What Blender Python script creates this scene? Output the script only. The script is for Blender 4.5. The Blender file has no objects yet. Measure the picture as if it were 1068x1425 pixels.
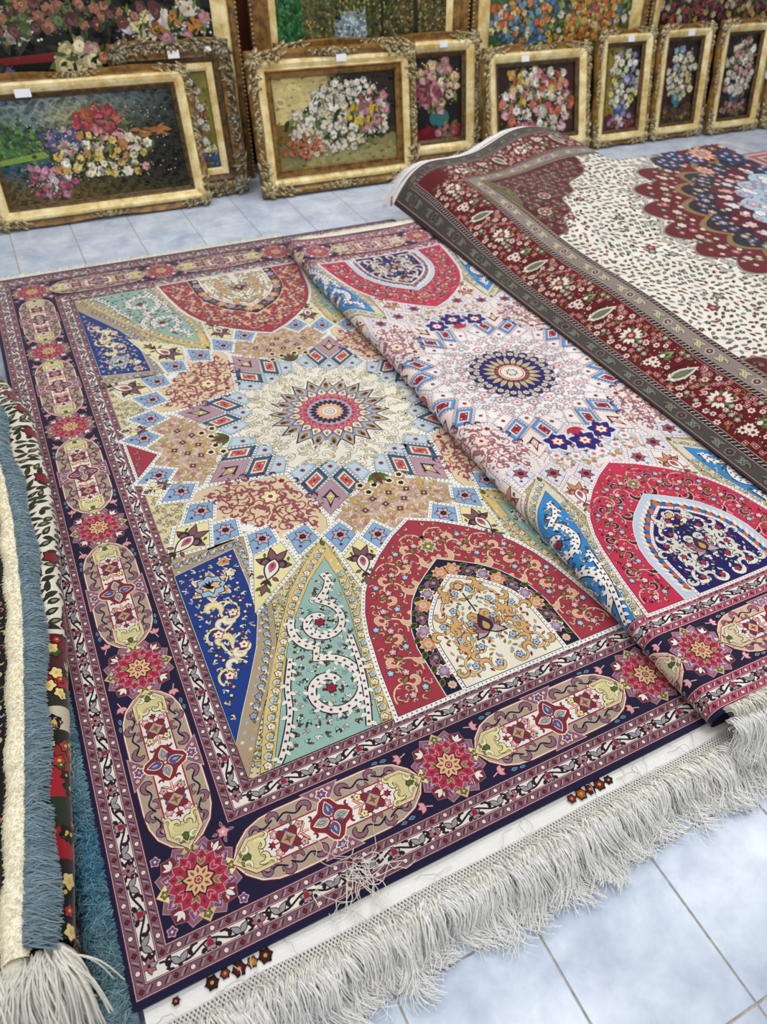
import bpy, bmesh, math, random
import numpy as np
from mathutils import Matrix, Vector

PI = math.pi
rng = np.random.default_rng(7)
random.seed(7)
scene = bpy.context.scene
COL = scene.collection


def lin(h):
    h = h.lstrip('#')
    c = [int(h[i:i + 2], 16) / 255 for i in (0, 2, 4)]
    return tuple((x / 12.92 if x <= .04045 else ((x + .055) / 1.055) ** 2.4) for x in c)


# ---------------------------------------------------------------- camera
# world metres: X along the tile rows, Y towards the back wall, Z up
CAM = Vector((.0804, .0104, 1.555))
F_PX, PITCH, ROLL, YAW = 1000.09, .75208, -.04209, -.48207


def _rot(v):
    c, s = math.cos(YAW), math.sin(YAW)
    return Vector((c * v[0] - s * v[1], s * v[0] + c * v[1], v[2]))


_ev = Vector((0, -math.sin(PITCH), -math.cos(PITCH)))
_ex = Vector((1, 0, 0))
_c, _s = math.cos(ROLL), math.sin(ROLL)
right = _rot(_c * _ex + _s * _ev)
down = _rot(-_s * _ex + _c * _ev)
fwd = _rot((0, math.cos(PITCH), -math.sin(PITCH)))
cd = bpy.data.cameras.new('camera')
cam = bpy.data.objects.new('camera', cd)
COL.objects.link(cam)
m = Matrix.Identity(4)
for i in range(3):
    m[i][0], m[i][1], m[i][2], m[i][3] = right[i], -down[i], -fwd[i], CAM[i]
cam.matrix_world = m
cd.sensor_fit = 'VERTICAL'
cd.sensor_height = 36
cd.lens = F_PX / 1425 * 36
cd.clip_start = .05
cd.dof.use_dof = True
cd.dof.focus_distance = 1.75
cd.dof.aperture_fstop = 3.6
scene.camera = cam

# ---------------------------------------------------------------- light
world = bpy.data.worlds.new('world')
scene.world = world
world.use_nodes = True
bg = world.node_tree.nodes['Background']
bg.inputs[0].default_value = (.93, .97, 1, 1)
bg.inputs[1].default_value = .40


def area(name, loc, size, power, color=(1, .98, .95), rot=(0, 0, 0)):
    l = bpy.data.lights.new(name, 'AREA')
    l.shape = 'RECTANGLE'
    l.size, l.size_y = size
    l.energy = power
    l.color = color
    o = bpy.data.objects.new(name, l)
    o.location = loc
    o.rotation_euler = rot
    COL.objects.link(o)


# fluorescent fittings under the ceiling
for x, y in ((-.9, -.5), (1.2, .3), (2.95, .55), (-.6, 2.0), (1.5, 2.2), (3.6, 2.3), (.6, 3.7), (2.6, 3.8), (4.6, 3.7)):
    area('ceiling_lamp', (x, y, 2.95), (1.1, .16), 17.5)

scene.cycles.diffuse_bounces = 8
scene.view_settings.view_transform = 'Standard'
scene.view_settings.look = 'None'
scene.view_settings.exposure = 0.0
scene.view_settings.gamma = 1
scene.view_settings.use_curve_mapping = False

# ---------------------------------------------------------------- helpers
def link(o, parent=None):
    COL.objects.link(o)
    if parent:
        o.parent = parent
    return o


def tag(o, label, cat, group=None, kind=None):
    o['label'] = label
    o['category'] = cat
    if group:
        o['group'] = group
    if kind:
        o['kind'] = kind
    return o


def empty(name, loc=(0, 0, 0)):
    o = bpy.data.objects.new(name, None)
    o.location = loc
    o.empty_display_size = .05
    return link(o)


def mesh_obj(name, verts, faces, mat, parent=None, smooth=False):
    me = bpy.data.meshes.new(name)
    me.from_pydata([tuple(v) for v in verts], [], faces)
    me.materials.append(mat)
    if smooth:
        me.polygons.foreach_set('use_smooth', [True] * len(me.polygons))
    me.update()
    return link(bpy.data.objects.new(name, me), parent)


def mat_new(name):
    m = bpy.data.materials.new(name)
    m.use_nodes = True
    nt = m.node_tree
    return m, nt, nt.nodes['Principled BSDF']


def N(nt, typ, **kw):
    n = nt.nodes.new(typ)
    for k, v in kw.items():
        if k.startswith('i_'):
            n.inputs[k[2:].replace('_', ' ')].default_value = v
        else:
            setattr(n, k, v)
    return n


def pile_material(name, weave=900., rough=.9, var=.22, sheen=.25, bump=.25, colour=None, lo=.86, hi=1.):
    """wool: woven colour (attribute or plain), fine knot noise, soft sheen"""
    m, nt, b = mat_new(name)
    L = nt.links.new
    tc = N(nt, 'ShaderNodeTexCoord')
    n1 = N(nt, 'ShaderNodeTexNoise', i_Scale=weave, i_Detail=1.)
    n2 = N(nt, 'ShaderNodeTexNoise', i_Scale=6., i_Detail=3.)
    L(tc.outputs['Object'], n1.inputs['Vector'])
    L(tc.outputs['Object'], n2.inputs['Vector'])
    mr = N(nt, 'ShaderNodeMapRange')
    mr.inputs['From Min'].default_value = .3
    mr.inputs['From Max'].default_value = .7
    mr.inputs['To Min'].default_value = 1 - var
    mr.inputs['To Max'].default_value = 1 + var * .6
    L(n1.outputs['Fac'], mr.inputs['Value'])
    mr2 = N(nt, 'ShaderNodeMapRange')
    mr2.inputs['From Min'].default_value = .3
    mr2.inputs['From Max'].default_value = .7
    mr2.inputs['To Min'].default_value = lo
    mr2.inputs['To Max'].default_value = hi
    L(n2.outputs['Fac'], mr2.inputs['Value'])
    mu = N(nt, 'ShaderNodeMath', operation='MULTIPLY')
    L(mr.outputs[0], mu.inputs[0])
    L(mr2.outputs[0], mu.inputs[1])
    mx = N(nt, 'ShaderNodeVectorMath', operation='SCALE')
    if colour:
        mx.inputs[0].default_value = lin(colour)
    else:
        at = N(nt, 'ShaderNodeAttribute', attribute_name='Col')
        L(at.outputs['Color'], mx.inputs[0])
    L(mu.outputs[0], mx.inputs['Scale'])
    L(mx.outputs[0], b.inputs['Base Color'])
    b.inputs['Roughness'].default_value = rough
    b.inputs['Specular IOR Level'].default_value = .25
    b.inputs['Sheen Weight'].default_value = sheen
    b.inputs['Sheen Roughness'].default_value = .4
    bp = N(nt, 'ShaderNodeBump')
    bp.inputs['Strength'].default_value = bump
    bp.inputs['Distance'].default_value = .002
    L(n1.outputs['Fac'], bp.inputs['Height'])
    L(bp.outputs['Normal'], b.inputs['Normal'])
    return m


# ------------------------------------------------- drawing library (complex plane)
def leaf(l, w, n=4, k=.8):
    t = np.linspace(0, 1, n + 1)
    y = w / 2 * np.sin(PI * t ** k)
    return np.concatenate([l * t + 1j * y, (l * t - 1j * y)[1:-1][::-1]])


def ell(rx, ry=None, n=8, c=0):
    a = np.arange(n) * 2 * PI / n
    return c + rx * np.cos(a) + 1j * (rx if ry is None else ry) * np.sin(a)


def star(n, r1, r2, rot=0., c=0):
    a = np.arange(2 * n) * PI / n + rot
    return c + np.where(np.arange(2 * n) % 2 == 0, r1, r2) * np.exp(1j * a)


def lobes(n, r, d, per=4, rot=0.):
    a = np.arange(n * per) * 2 * PI / (n * per)
    return r * (1 + d * np.cos(n * a)) * np.exp(1j * (a + rot))


def ribbon(p, w):
    p = np.asarray(p, complex)
    t = np.gradient(p)
    t = t / np.maximum(abs(t), 1e-9)
    w = np.broadcast_to(np.asarray(w, float), p.shape) / 2
    return np.concatenate([p + 1j * t * w, (p - 1j * t * w)[::-1]])


def spiral(c, r0, r1, a0, a1, n=14):
    t = np.linspace(0, 1, n)
    return c + (r0 + (r1 - r0) * t) * np.exp(1j * (a0 + (a1 - a0) * t))


def smooth(pts, n=6, closed=False):
    p = np.asarray(pts, complex)
    if closed:
        P = np.concatenate([p[-1:], p, p[:2]])
    else:
        P = np.concatenate([[2 * p[0] - p[1]], p, [2 * p[-1] - p[-2]]])
    out = []
    for i in range(1, len(P) - 2):
        a, b, c, d = P[i - 1:i + 3]
        for t in np.arange(n) / n:
            out.append(.5 * (2 * b + (c - a) * t + (2 * a - 5 * b + 4 * c - d) * t * t + (3 * b - a - 3 * c + d) * t ** 3))
    if not closed:
        out.append(p[-1])
    return np.array(out)


def grow(p, d):
    """offset a closed polygon by d along its outward normals"""
    e0 = p - np.roll(p, 1)
    e1 = np.roll(p, -1) - p
    e0 = e0 / np.maximum(abs(e0), 1e-9)
    e1 = e1 / np.maximum(abs(e1), 1e-9)
    ar = .5 * np.sum(p.real * np.roll(p, -1).imag - np.roll(p, -1).real * p.imag)
    sg = 1 if ar > 0 else -1
    nb = -1j * (e0 + e1) * sg
    ln = abs(nb)
    nb = nb / np.maximum(ln, .5)
    cosh = np.maximum(ln / 2, .45)
    return p + nb * d / cosh


def arcres(p, step, closed=True):
    """points at even steps along a line, with directions"""
    q = np.concatenate([p, p[:1]]) if closed else p
    d = abs(np.diff(q))
    s = np.concatenate([[0], np.cumsum(d)])
    n = max(2, int(round(s[-1] / step)))
    t = (np.arange(n) + .5) * s[-1] / n
    i = np.clip(np.searchsorted(s, t, 'right') - 1, 0, len(d) - 1)
    u = (q[i + 1] - q[i]) / np.maximum(d[i], 1e-9)
    return q[i] + u * (t - s[i]), u


def inside(pt, poly):
    x, y = np.real(pt), np.imag(pt)
    px, py = poly.real, poly.imag
    qx, qy = np.roll(px, -1), np.roll(py, -1)
    X = np.atleast_1d(x)[:, None]
    Y = np.atleast_1d(y)[:, None]
    c = ((py > Y) != (qy > Y)) & (X < (qx - px) * (Y - py) / np.where(qy == py, 1e-12, qy - py) + px)
    return c.sum(1) % 2 == 1


class Pat:
    def __init__(s):
        s.P, s.C, s.H = [], [], []

    def add(s, poly, col, lay=0):
        s.P.append(poly)
        s.C.append(col)
        s.H.append(lay)

    def out(s, poly, col, line, w, lay=0):
        s.add(grow(poly, w), line, lay)
        s.add(poly, col, lay + 1)

    def put(s, motif, pos=0, rot=0., sc=1., mir=False, lay=0):
        k = sc * np.exp(1j * rot)
        for poly, col, dl in motif:
            q = np.conj(poly)[::-1] if mir else poly
            s.add(q * k + pos, col, lay + dl)

    def extend(s, o, fn=None, rev=False):
        for p, c, h in zip(o.P, o.C, o.H):
            q = fn(p) if fn else p
            s.add(q[::-1] if rev else q, c, h)

    def quad(s, o):
        s.extend(o)
        s.extend(o, lambda p: -np.conj(p), True)
        s.extend(o, np.conj, True)
        s.extend(o, lambda p: -p)

    def motif(s):
        return list(zip(s.P, s.C, s.H))


def keep_inside(pat, poly):
    q = Pat()
    for a, c, h in zip(pat.P, pat.C, pat.H):
        if inside(a, poly).all():
            q.add(a, c, h)
    return q


_colcache = {}


def clin(c):
    if not isinstance(c, str):
        return c
    if c not in _colcache:
        _colcache[c] = lin(c)
    return _colcache[c]


def build_pat(name, pat, fmap, mat, parent, dh, cell=None, zones=()):
    """pattern polygons -> one mesh lying on fmap(u, v, h); big ones are cut along a grid so that they follow the surface.
    zones: (u0, u1, step) strips where everything is cut finer"""
    P, C, H = pat.P, pat.C, pat.H
    small, big = [], []
    if cell:
        for i, p in enumerate(P):
            u0, u1 = p.real.min(), p.real.max()
            ext = max(u1 - u0, p.imag.max() - p.imag.min())
            b = ext > cell * 1.3
            for z0, z1, st in zones:
                if u1 > z0 and u0 < z1 and u1 - u0 > st * 1.2:
                    b = True
            (big if b else small).append(i)
    else:
        small = list(range(len(P)))
    co, cnt, ids = [], [], []
    for i in small:
        co.append(P[i])
        cnt.append(len(P[i]))
        ids.append(i)
    if big:
        bm = bmesh.new()
        lay = bm.faces.layers.int.new('id')
        for i in big:
            vs = [bm.verts.new((z.real, z.imag, 0)) for z in P[i]]
            try:
                bm.faces.new(vs)[lay] = i
            except ValueError:
                pass
        bm.faces.ensure_lookup_table()
        al = np.concatenate([P[i] for i in big])
        planes = [((x, 0, 0), (1, 0, 0)) for x in np.arange(math.ceil(al.real.min() / cell), al.real.max() / cell) * cell]
        planes += [((0, y, 0), (0, 1, 0)) for y in np.arange(math.ceil(al.imag.min() / cell), al.imag.max() / cell) * cell]
        for z0, z1, st in zones:
            planes += [((x, 0, 0), (1, 0, 0)) for x in np.arange(z0, z1, st)]
        for pc, pn in planes:
            ax = 0 if pn[0] else 1
            val = pc[ax]
            fs = [f for f in bm.faces if min(v.co[ax] for v in f.verts) < val < max(v.co[ax] for v in f.verts)] if len(bm.faces) < 600 else bm.faces[:]
            if not fs:
                continue
            es = set()
            vs = set()
            for f in fs:
                es.update(f.edges)
                vs.update(f.verts)
            bmesh.ops.bisect_plane(bm, geom=list(vs) + list(es) + list(fs), dist=1e-7, plane_co=pc, plane_no=pn)
        for f in bm.faces:
            co.append(np.array([v.co.x + 1j * v.co.y for v in f.verts]))
            cnt.append(len(f.verts))
            ids.append(f[lay])
        bm.free()
    z = np.concatenate(co)
    cnt = np.array(cnt)
    ids = np.array(ids)
    h = np.repeat(np.array(H)[ids] + (ids % 10) / 11., cnt) * dh
    cols = np.array([clin(c) for c in C])[ids]
    V = fmap(z.real, z.imag, h)
    me = bpy.data.meshes.new(name)
    n = len(z)
    me.vertices.add(n)
    me.vertices.foreach_set('co', V.astype(np.float32).ravel())
    me.loops.add(n)
    me.loops.foreach_set('vertex_index', np.arange(n, dtype=np.int32))
    me.polygons.add(len(cnt))
    me.polygons.foreach_set('loop_start', np.concatenate([[0], np.cumsum(cnt)[:-1]]).astype(np.int32))
    at = me.attributes.new('Col', 'FLOAT_COLOR', 'POINT')
    cc = np.ones((n, 4), np.float32)
    cc[:, :3] = np.repeat(cols, cnt, 0)
    at.data.foreach_set('color', cc.ravel())
    me.materials.append(mat)
    me.update(calc_edges=True)
    return link(bpy.data.objects.new(name, me), parent)


def grid_mesh(name, us, vs, fn, mat, parent, smooth=True):
    """sheet over the grid us x vs at fn(u, v)"""
    U, Vv = np.meshgrid(us, vs, indexing='ij')
    X = fn(U.ravel(), Vv.ravel())
    n, k = len(us), len(vs)
    F = [(i * k + j, (i + 1) * k + j, (i + 1) * k + j + 1, i * k + j + 1) for i in range(n - 1) for j in range(k - 1)]
    return mesh_obj(name, X, F, mat, parent, smooth)


def tubes(name, paths, r, mat, parent, cols=None, sides=3, taper=.5):
    """many yarns (n, k, 3) as thin three-sided tubes in one mesh"""
    P = np.asarray(paths, float)
    n, k, _ = P.shape
    T = np.gradient(P, axis=1)
    T /= np.maximum(np.linalg.norm(T, axis=2, keepdims=True), 1e-9)
    ref = np.array([.31, .17, .93])
    A = np.cross(T, ref)
    A /= np.maximum(np.linalg.norm(A, axis=2, keepdims=True), 1e-6)
    B = np.cross(T, A)
    rr = np.broadcast_to(np.asarray(r, float).reshape(-1, 1, 1), (n, k, 1)) * np.linspace(1, taper, k).reshape(1, k, 1)
    ring = []
    for s in range(sides):
        a = 2 * PI * s / sides
        ring.append(P + rr * (math.cos(a) * A + math.sin(a) * B))
    V = np.stack(ring, 2).reshape(-1, 3)
    idx = np.arange(n * k * sides).reshape(n, k, sides)
    q = np.stack([idx[:, :-1], np.roll(idx, -1, 2)[:, :-1], np.roll(idx, -1, 2)[:, 1:], idx[:, 1:]], -1).reshape(-1, 4)
    me = bpy.data.meshes.new(name)
    me.vertices.add(len(V))
    me.vertices.foreach_set('co', V.astype(np.float32).ravel())
    me.loops.add(q.size)
    me.loops.foreach_set('vertex_index', q.ravel().astype(np.int32))
    me.polygons.add(len(q))
    me.polygons.foreach_set('loop_start', np.arange(len(q), dtype=np.int32) * 4)
    me.polygons.foreach_set('use_smooth', np.zeros(len(q), bool))
    if cols is not None:
        at = me.attributes.new('Col', 'FLOAT_COLOR', 'POINT')
        cc = np.ones((len(V), 4), np.float32)
        cc[:, :3] = np.repeat(np.asarray(cols), k * sides, 0)
        at.data.foreach_set('color', cc.ravel())
    me.materials.append(mat)
    me.update(calc_edges=True)
    o = link(bpy.data.objects.new(name, me), parent)
    return o

# ---------------------------------------------------------------- materials
M_pile = pile_material('rug_pile', sheen=.4)
M_pile_soft = pile_material('rug_pile_soft', weave=500., bump=.4)
M_cotton = pile_material('cotton_yarn', weave=300., rough=.85, var=.06, sheen=.1, bump=.1, lo=.98, hi=1.03)
# yarns let some light through
_nt = M_cotton.node_tree
_tr = _nt.nodes.new('ShaderNodeBsdfTranslucent')
_mx = _nt.nodes.new('ShaderNodeMixShader')
_mx.inputs[0].default_value = .2
_b = _nt.nodes['Principled BSDF']
_out = _nt.nodes['Material Output']
_nt.links.new(_b.inputs['Base Color'].links[0].from_socket, _tr.inputs['Color'])
_nt.links.new(_b.outputs[0], _mx.inputs[1])
_nt.links.new(_tr.outputs[0], _mx.inputs[2])
_nt.links.new(_mx.outputs[0], _out.inputs['Surface'])
M_kilim = pile_material('cotton_weave', weave=700., colour='#EEEDEA', var=.10, sheen=.1, lo=.97, hi=1.02)


def plain(name, colour, rough=.6, metal=0., spec=.5, noise=0., nscale=20., bump=0.):
    m, nt, b = mat_new(name)
    b.inputs['Roughness'].default_value = rough
    b.inputs['Metallic'].default_value = metal
    b.inputs['Specular IOR Level'].default_value = spec
    b.inputs['Base Color'].default_value = (*lin(colour), 1)
    if noise or bump:
        tc = N(nt, 'ShaderNodeTexCoord')
        n = N(nt, 'ShaderNodeTexNoise', i_Scale=nscale, i_Detail=5.)
        nt.links.new(tc.outputs['Object'], n.inputs['Vector'])
        if noise:
            mr = N(nt, 'ShaderNodeMapRange')
            mr.inputs['From Min'].default_value = .3
            mr.inputs['From Max'].default_value = .7
            mr.inputs['To Min'].default_value = 1 - noise
            mr.inputs['To Max'].default_value = 1 + noise * .5
            nt.links.new(n.outputs['Fac'], mr.inputs['Value'])
            sc = N(nt, 'ShaderNodeVectorMath', operation='SCALE')
            sc.inputs[0].default_value = lin(colour)
            nt.links.new(mr.outputs[0], sc.inputs['Scale'])
            nt.links.new(sc.outputs[0], b.inputs['Base Color'])
        if bump:
            bp = N(nt, 'ShaderNodeBump')
            bp.inputs['Strength'].default_value = bump
            bp.inputs['Distance'].default_value = .004
            nt.links.new(n.outputs['Fac'], bp.inputs['Height'])
            nt.links.new(bp.outputs['Normal'], b.inputs['Normal'])
    return m


def tile_material():
    """glazed blue-white ceramic with soft clouds"""
    m, nt, b = mat_new('glazed_tile')
    L = nt.links.new
    geo = N(nt, 'ShaderNodeNewGeometry')
    n1 = N(nt, 'ShaderNodeTexNoise', i_Scale=7., i_Detail=5., i_Roughness=.6, i_Distortion=.4)
    n2 = N(nt, 'ShaderNodeTexNoise', i_Scale=26., i_Detail=4., i_Roughness=.6)
    L(geo.outputs['Position'], n1.inputs['Vector'])
    L(geo.outputs['Position'], n2.inputs['Vector'])
    ad = N(nt, 'ShaderNodeMath', operation='MULTIPLY_ADD')
    ad.inputs[1].default_value = .35
    L(n2.outputs['Fac'], ad.inputs[0])
    L(n1.outputs['Fac'], ad.inputs[2])
    cr = N(nt, 'ShaderNodeValToRGB')
    e = cr.color_ramp.elements
    e[0].position, e[0].color = .45, (*lin('#AEB9D2'), 1)
    e[1].position, e[1].color = .92, (*lin('#DCE8F4'), 1)
    e2 = e.new(.68)
    e2.color = (*lin('#C6D2E5'), 1)
    L(ad.outputs[0], cr.inputs[0])
    L(cr.outputs[0], b.inputs['Base Color'])
    b.inputs['Roughness'].default_value = .22
    b.inputs['Specular IOR Level'].default_value = .45
    bp = N(nt, 'ShaderNodeBump')
    bp.inputs['Strength'].default_value = .06
    bp.inputs['Distance'].default_value = .003
    L(n2.outputs['Fac'], bp.inputs['Height'])
    L(bp.outputs['Normal'], b.inputs['Normal'])
    return m


M_tile = tile_material()
M_grout = plain('grout', '#B4AFA2', .9, noise=.35, nscale=60., bump=.3)

# ---------------------------------------------------------------- room
WALL_Y = 4.80


def box(name, x0, x1, y0, y1, z0, z1, mat, parent=None):
    v = [(x, y, z) for z in (z0, z1) for y in (y0, y1) for x in (x0, x1)]
    f = [(0, 2, 3, 1), (4, 5, 7, 6), (0, 1, 5, 4), (2, 6, 7, 3), (0, 4, 6, 2), (1, 3, 7, 5)]
    return mesh_obj(name, v, f, mat, parent)


floor = box('floor', -2.1, 7.2, -1.2, WALL_Y + .1, -.06, -.0025, M_grout)
floor['kind'] = 'structure'


def tile_mesh():
    g, b, h = .0022, .0012, .0025
    o = .15 - g
    i = o - b
    v = [(-o, -o, -.004), (o, -o, -.004), (o, o, -.004), (-o, o, -.004),
         (-o, -o, -.0008), (o, -o, -.0008), (o, o, -.0008), (-o, o, -.0008),
         (-i, -i, 0), (i, -i, 0), (i, i, 0), (-i, i, 0)]
    f = [(8, 9, 10, 11)]
    for k in range(4):
        n = (k + 1) % 4
        f += [(k, n, 4 + n, 4 + k), (4 + k, 4 + n, 8 + n, 8 + k)]
    me = bpy.data.meshes.new('tile')
    me.from_pydata(v, [], f)
    me.materials.append(M_tile)
    me.update()
    return me


tm = tile_mesh()
tV, tF = [], []
for i in range(-7, 24):
    for j in range(-4, 16):
        x, y = i * .3 + .15, j * .3 + .15
        seen = (.2 < x < 1.6 and -.3 < y < .6) or (-.9 < x < 6. and 3. < y < 4.7 and x < 3.4 + .62 * y) or (-.5 < x < .2 and y < .6 and y > -.2)
        if seen:
            o = bpy.data.objects.new('tile', tm)
            o.location = (x, y, 0)
            COL.objects.link(o)
            o.parent = floor
        elif y < WALL_Y:
            b0 = len(tV)
            tV += [(v.co.x + x, v.co.y + y, v.co.z) for v in tm.vertices]
            tF += [tuple(b0 + k for k in f.vertices) for f in tm.polygons]
rest = mesh_obj('outer_tiles', tV, tF, M_tile, floor)
rest['kind'] = 'stuff'

M_wall = plain('red_brown_panel', '#6B3524', .45, noise=.2, nscale=8.)
wall = box('wall_back', -2.1, 7.2, WALL_Y, WALL_Y + .1, -.06, 3.05, M_wall)
wall['kind'] = 'structure'
M_base = plain('blue_baseboard', '#20294A', .4)
bb = box('baseboard_back', -2.1, 7.2, WALL_Y - .014, WALL_Y, 0, .12, M_base)
bb['kind'] = 'structure'

# ---------------------------------------------------------------- woven motifs
J = 1j


def pol(r, deg):
    return r * np.exp(1j * np.radians(deg))


def comma(p, pos, rot, s, col, line, mir=False, lay=0, turn=1.5):
    """arabesque hook: a tapering curl"""
    t = np.linspace(0, 1, 11)
    path = s * ((.55 - .38 * t) * np.exp(1j * turn * PI * t)) - s * .55
    w = s * (.05 + .26 * np.sin(PI * t ** .75))
    k = []
    if line:
        k.append((ribbon(path, w + s * .13), line, 0))
    k.append((ribbon(path, w), col, 1))
    p.put(k, pos, rot, 1, mir, lay)


def flower(p, pos, r, petal, line, core, n=6, rot=0., lay=0, ring=None):
    if line:
        p.add(pos + lobes(n, r * 1.12, .2, 4, rot), line, lay)
    p.add(pos + lobes(n, r * .88, .2, 4, rot), petal, lay + 1)
    if ring:
        p.add(pos + lobes(n, r * .55, .15, 3, rot), ring, lay + 2)
    p.add(pos + ell(r * .3, n=6), core, lay + 3)


def palmette(p, pos, rot, s, c1, c2, c3, line, lay=0):
    """lotus: fan of leaves around a heart, pointing along rot"""
    k = []
    for a in (-70, -38, 38, 70):
        L = leaf(s * (.95 if abs(a) > 50 else 1.1), s * .42) * np.exp(1j * math.radians(a))
        k += [(grow(L, s * .05), line, 0), (L, c1, 1)]
    b = leaf(s * 1.3, s * .8, 5, .7)
    k += [(grow(b, s * .06), line, 2), (b, c2, 3), (b * .55 + s * .12, c3, 4)]
    p.put(k, pos, rot, 1, False, lay)


def leafy(p, pos, rot, l, w, col, line, lay=0):
    L = leaf(l, w)
    if line:
        p.add(pos + grow(L, w * .16) * np.exp(1j * rot), line, lay)
    p.add(pos + L * np.exp(1j * rot), col, lay + 1)


def carpet_beads(p, poly, off, step, size, col, lay):
    q, u = arcres(grow(poly, off), step)
    for a, b in zip(q, u):
        p.add(a + size * b * np.array([.6, -.5 + .75j, -.2, -.5 - .75j]), col, lay)


def scroll_fill(p, poly, cell, stem, leaves, flowers, line, lay, seed, margin=None, curl=True):
    r = np.random.default_rng(seed)
    m = margin if margin is not None else cell * .42
    x0, x1, y0, y1 = poly.real.min(), poly.real.max(), poly.imag.min(), poly.imag.max()
    pts = []
    k = 0
    for yy in np.arange(y0, y1, cell * .87):
        k += 1
        for xx in np.arange(x0 + (k % 2) * cell / 2, x1, cell):
            pts.append(xx + 1j * yy)
    if not pts:
        return
    pts = np.array(pts)
    ok = inside(pts, poly)
    for a in range(0, 360, 60):
        ok &= inside(pts + m * np.exp(1j * math.radians(a)), poly)
    for i, z in enumerate(pts[ok]):
        a = r.uniform(0, 2 * PI)
        mir = bool(i % 2)
        c = leaves[i % len(leaves)]
        if curl:
            sp = spiral(z, cell * .62, cell * .2, a, a + (4.4 if not mir else -4.4), 12)
            if stem:
                p.add(ribbon(sp, np.linspace(cell * .045, cell * .09, 12)), stem, lay)
            tip = sp[-1]
            comma(p, sp[5], np.angle(sp[6] - sp[5]) + (1. if mir else -1.), cell * .55, c, line, mir, lay + 1)
            if flowers:
                flower(p, z, cell * .17, flowers[i % len(flowers)], line, leaves[(i + 1) % len(leaves)], 5, a, lay + 2)
            leafy(p, sp[2], a + 1.9, cell * .3, cell * .15, leaves[(i + 2) % len(leaves)], line, lay + 1)
        else:
            leafy(p, z, a, cell * .7, cell * .3, c, line, lay + 1)


def frame_band(p, W, L, d0, d1, col, lay):
    a, b, c, d = W - d0, L - d0, W - d1, L - d1
    o = [-a - 1j * b, a - 1j * b, a + 1j * b, -a + 1j * b]
    i = [-c - 1j * d, c - 1j * d, c + 1j * d, -c + 1j * d]
    for k in range(4):
        n = (k + 1) % 4
        p.add(np.array([o[k], o[n], i[n], i[k]]), col, lay)


def side_runs(p, W, L, d, unit, period, lay, inset=0.):
    """repeat a motif (x along, y inward) along the four sides at depth d"""
    for (a, b, ln) in ((-1 - 1j, 1 - 1j, W), (1 - 1j, 1 + 1j, L), (1 + 1j, -1 + 1j, W), (-1 + 1j, -1 - 1j, L)):
        A = (W - d) * np.real(a) + 1j * (L - d) * np.imag(a)
        B = (W - d) * np.real(b) + 1j * (L - d) * np.imag(b)
        u = (B - A) / abs(B - A)
        A2, B2 = A + u * inset, B - u * inset
        n = max(1, int(round(abs(B2 - A2) / period)))
        st = abs(B2 - A2) / n
        for i in range(n):
            p.put(unit, A2 + u * st * (i + .5), np.angle(u), 1, False, lay)


def guard_unit(C):
    p = Pat()
    p.add(ell(.0054, n=8), C['line'], 0)
    p.add(ell(.0042, n=8), C['dot'], 1)
    for s in (-1, 1):
        p.add(np.array([.0063, .0063j, -.0063, -.0063j]) * .95 + s * .0308, C['line'], 0)
        p.add(ell(.0036, n=6) + s * .0308, C['deep'], 1)
        for q in (.0135, .0185):
            p.add(ribbon(np.array([s * q - .0042 - .0052j, s * q + .0042 + .0052j]), .0019), C['line'] if q < .015 else C['guard2'], 0)
    return p.motif()


def vine_unit(C):
    """white guard band, one repeat of .185"""
    p = Pat()
    D = C['vine']
    x = np.linspace(-.0925, .0925, 25)
    p.add(ribbon(x + 1j * .0078 * np.cos(x / .185 * 4 * PI), .0042), D, 0)
    # red flower in a grey calyx
    p.add(lobes(5, .0122, .24, 4, .3) - .001j, D, 1)
    p.add(lobes(5, .0098, .24, 4, .3) - .001j, C['calyx'], 2)
    p.add(np.array([-.0068 - .005j, .0068 - .005j, .0055 + .003j, .0105j, -.0055 + .003j]), C['red'], 3)
    for s in (-1, 1):
        b = smooth([s * .021 + .0105j, s * .031 + .0100j, s * .0375 + .003j, s * .034 - .0055j], 4)
        p.add(ribbon(b, np.linspace(.003, .0095, len(b)) * np.where(np.arange(len(b)) > len(b) - 3, .5, 1)), D, 1)
        leafy(p, s * .020 - .0105j, PI / 2 + s * 1.1, .017, .009, D, None, 1)
        for a, l in ((.75, .021), (2.39, .021)):
            leafy(p, s * .0565 - .007j, a, l, .0105, C['calyx'], D, 2)
        leafy(p, s * .0565 - .004j, -PI / 2 + .3 * s, .011, .010, D, None, 1)
        b = smooth([s * .0700 + .0105j, s * .0780 + .0085j, s * .0800 + .0005j, s * .074 - .004j], 4)
        p.add(ribbon(b, np.linspace(.003, .0085, len(b))), D, 1)
        b = smooth([s * .0690 - .0110j, s * .0770 - .0095j, s * .0810 - .005j], 4)
        p.add(ribbon(b, np.linspace(.003, .007, len(b))), D, 1)
    z = .0925
    for a in (0.1, .8, 1.57, 2.34, 3.04, 4.71):
        leafy(p, z - .003j, a, .0145, .0085, C['pinkd'] if a != 1.57 else C['calyx'], D, 1 + (a == 1.57))
    p.add(z - .003j + ell(.0036, n=6), D, 4)
    return p.motif()


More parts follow.
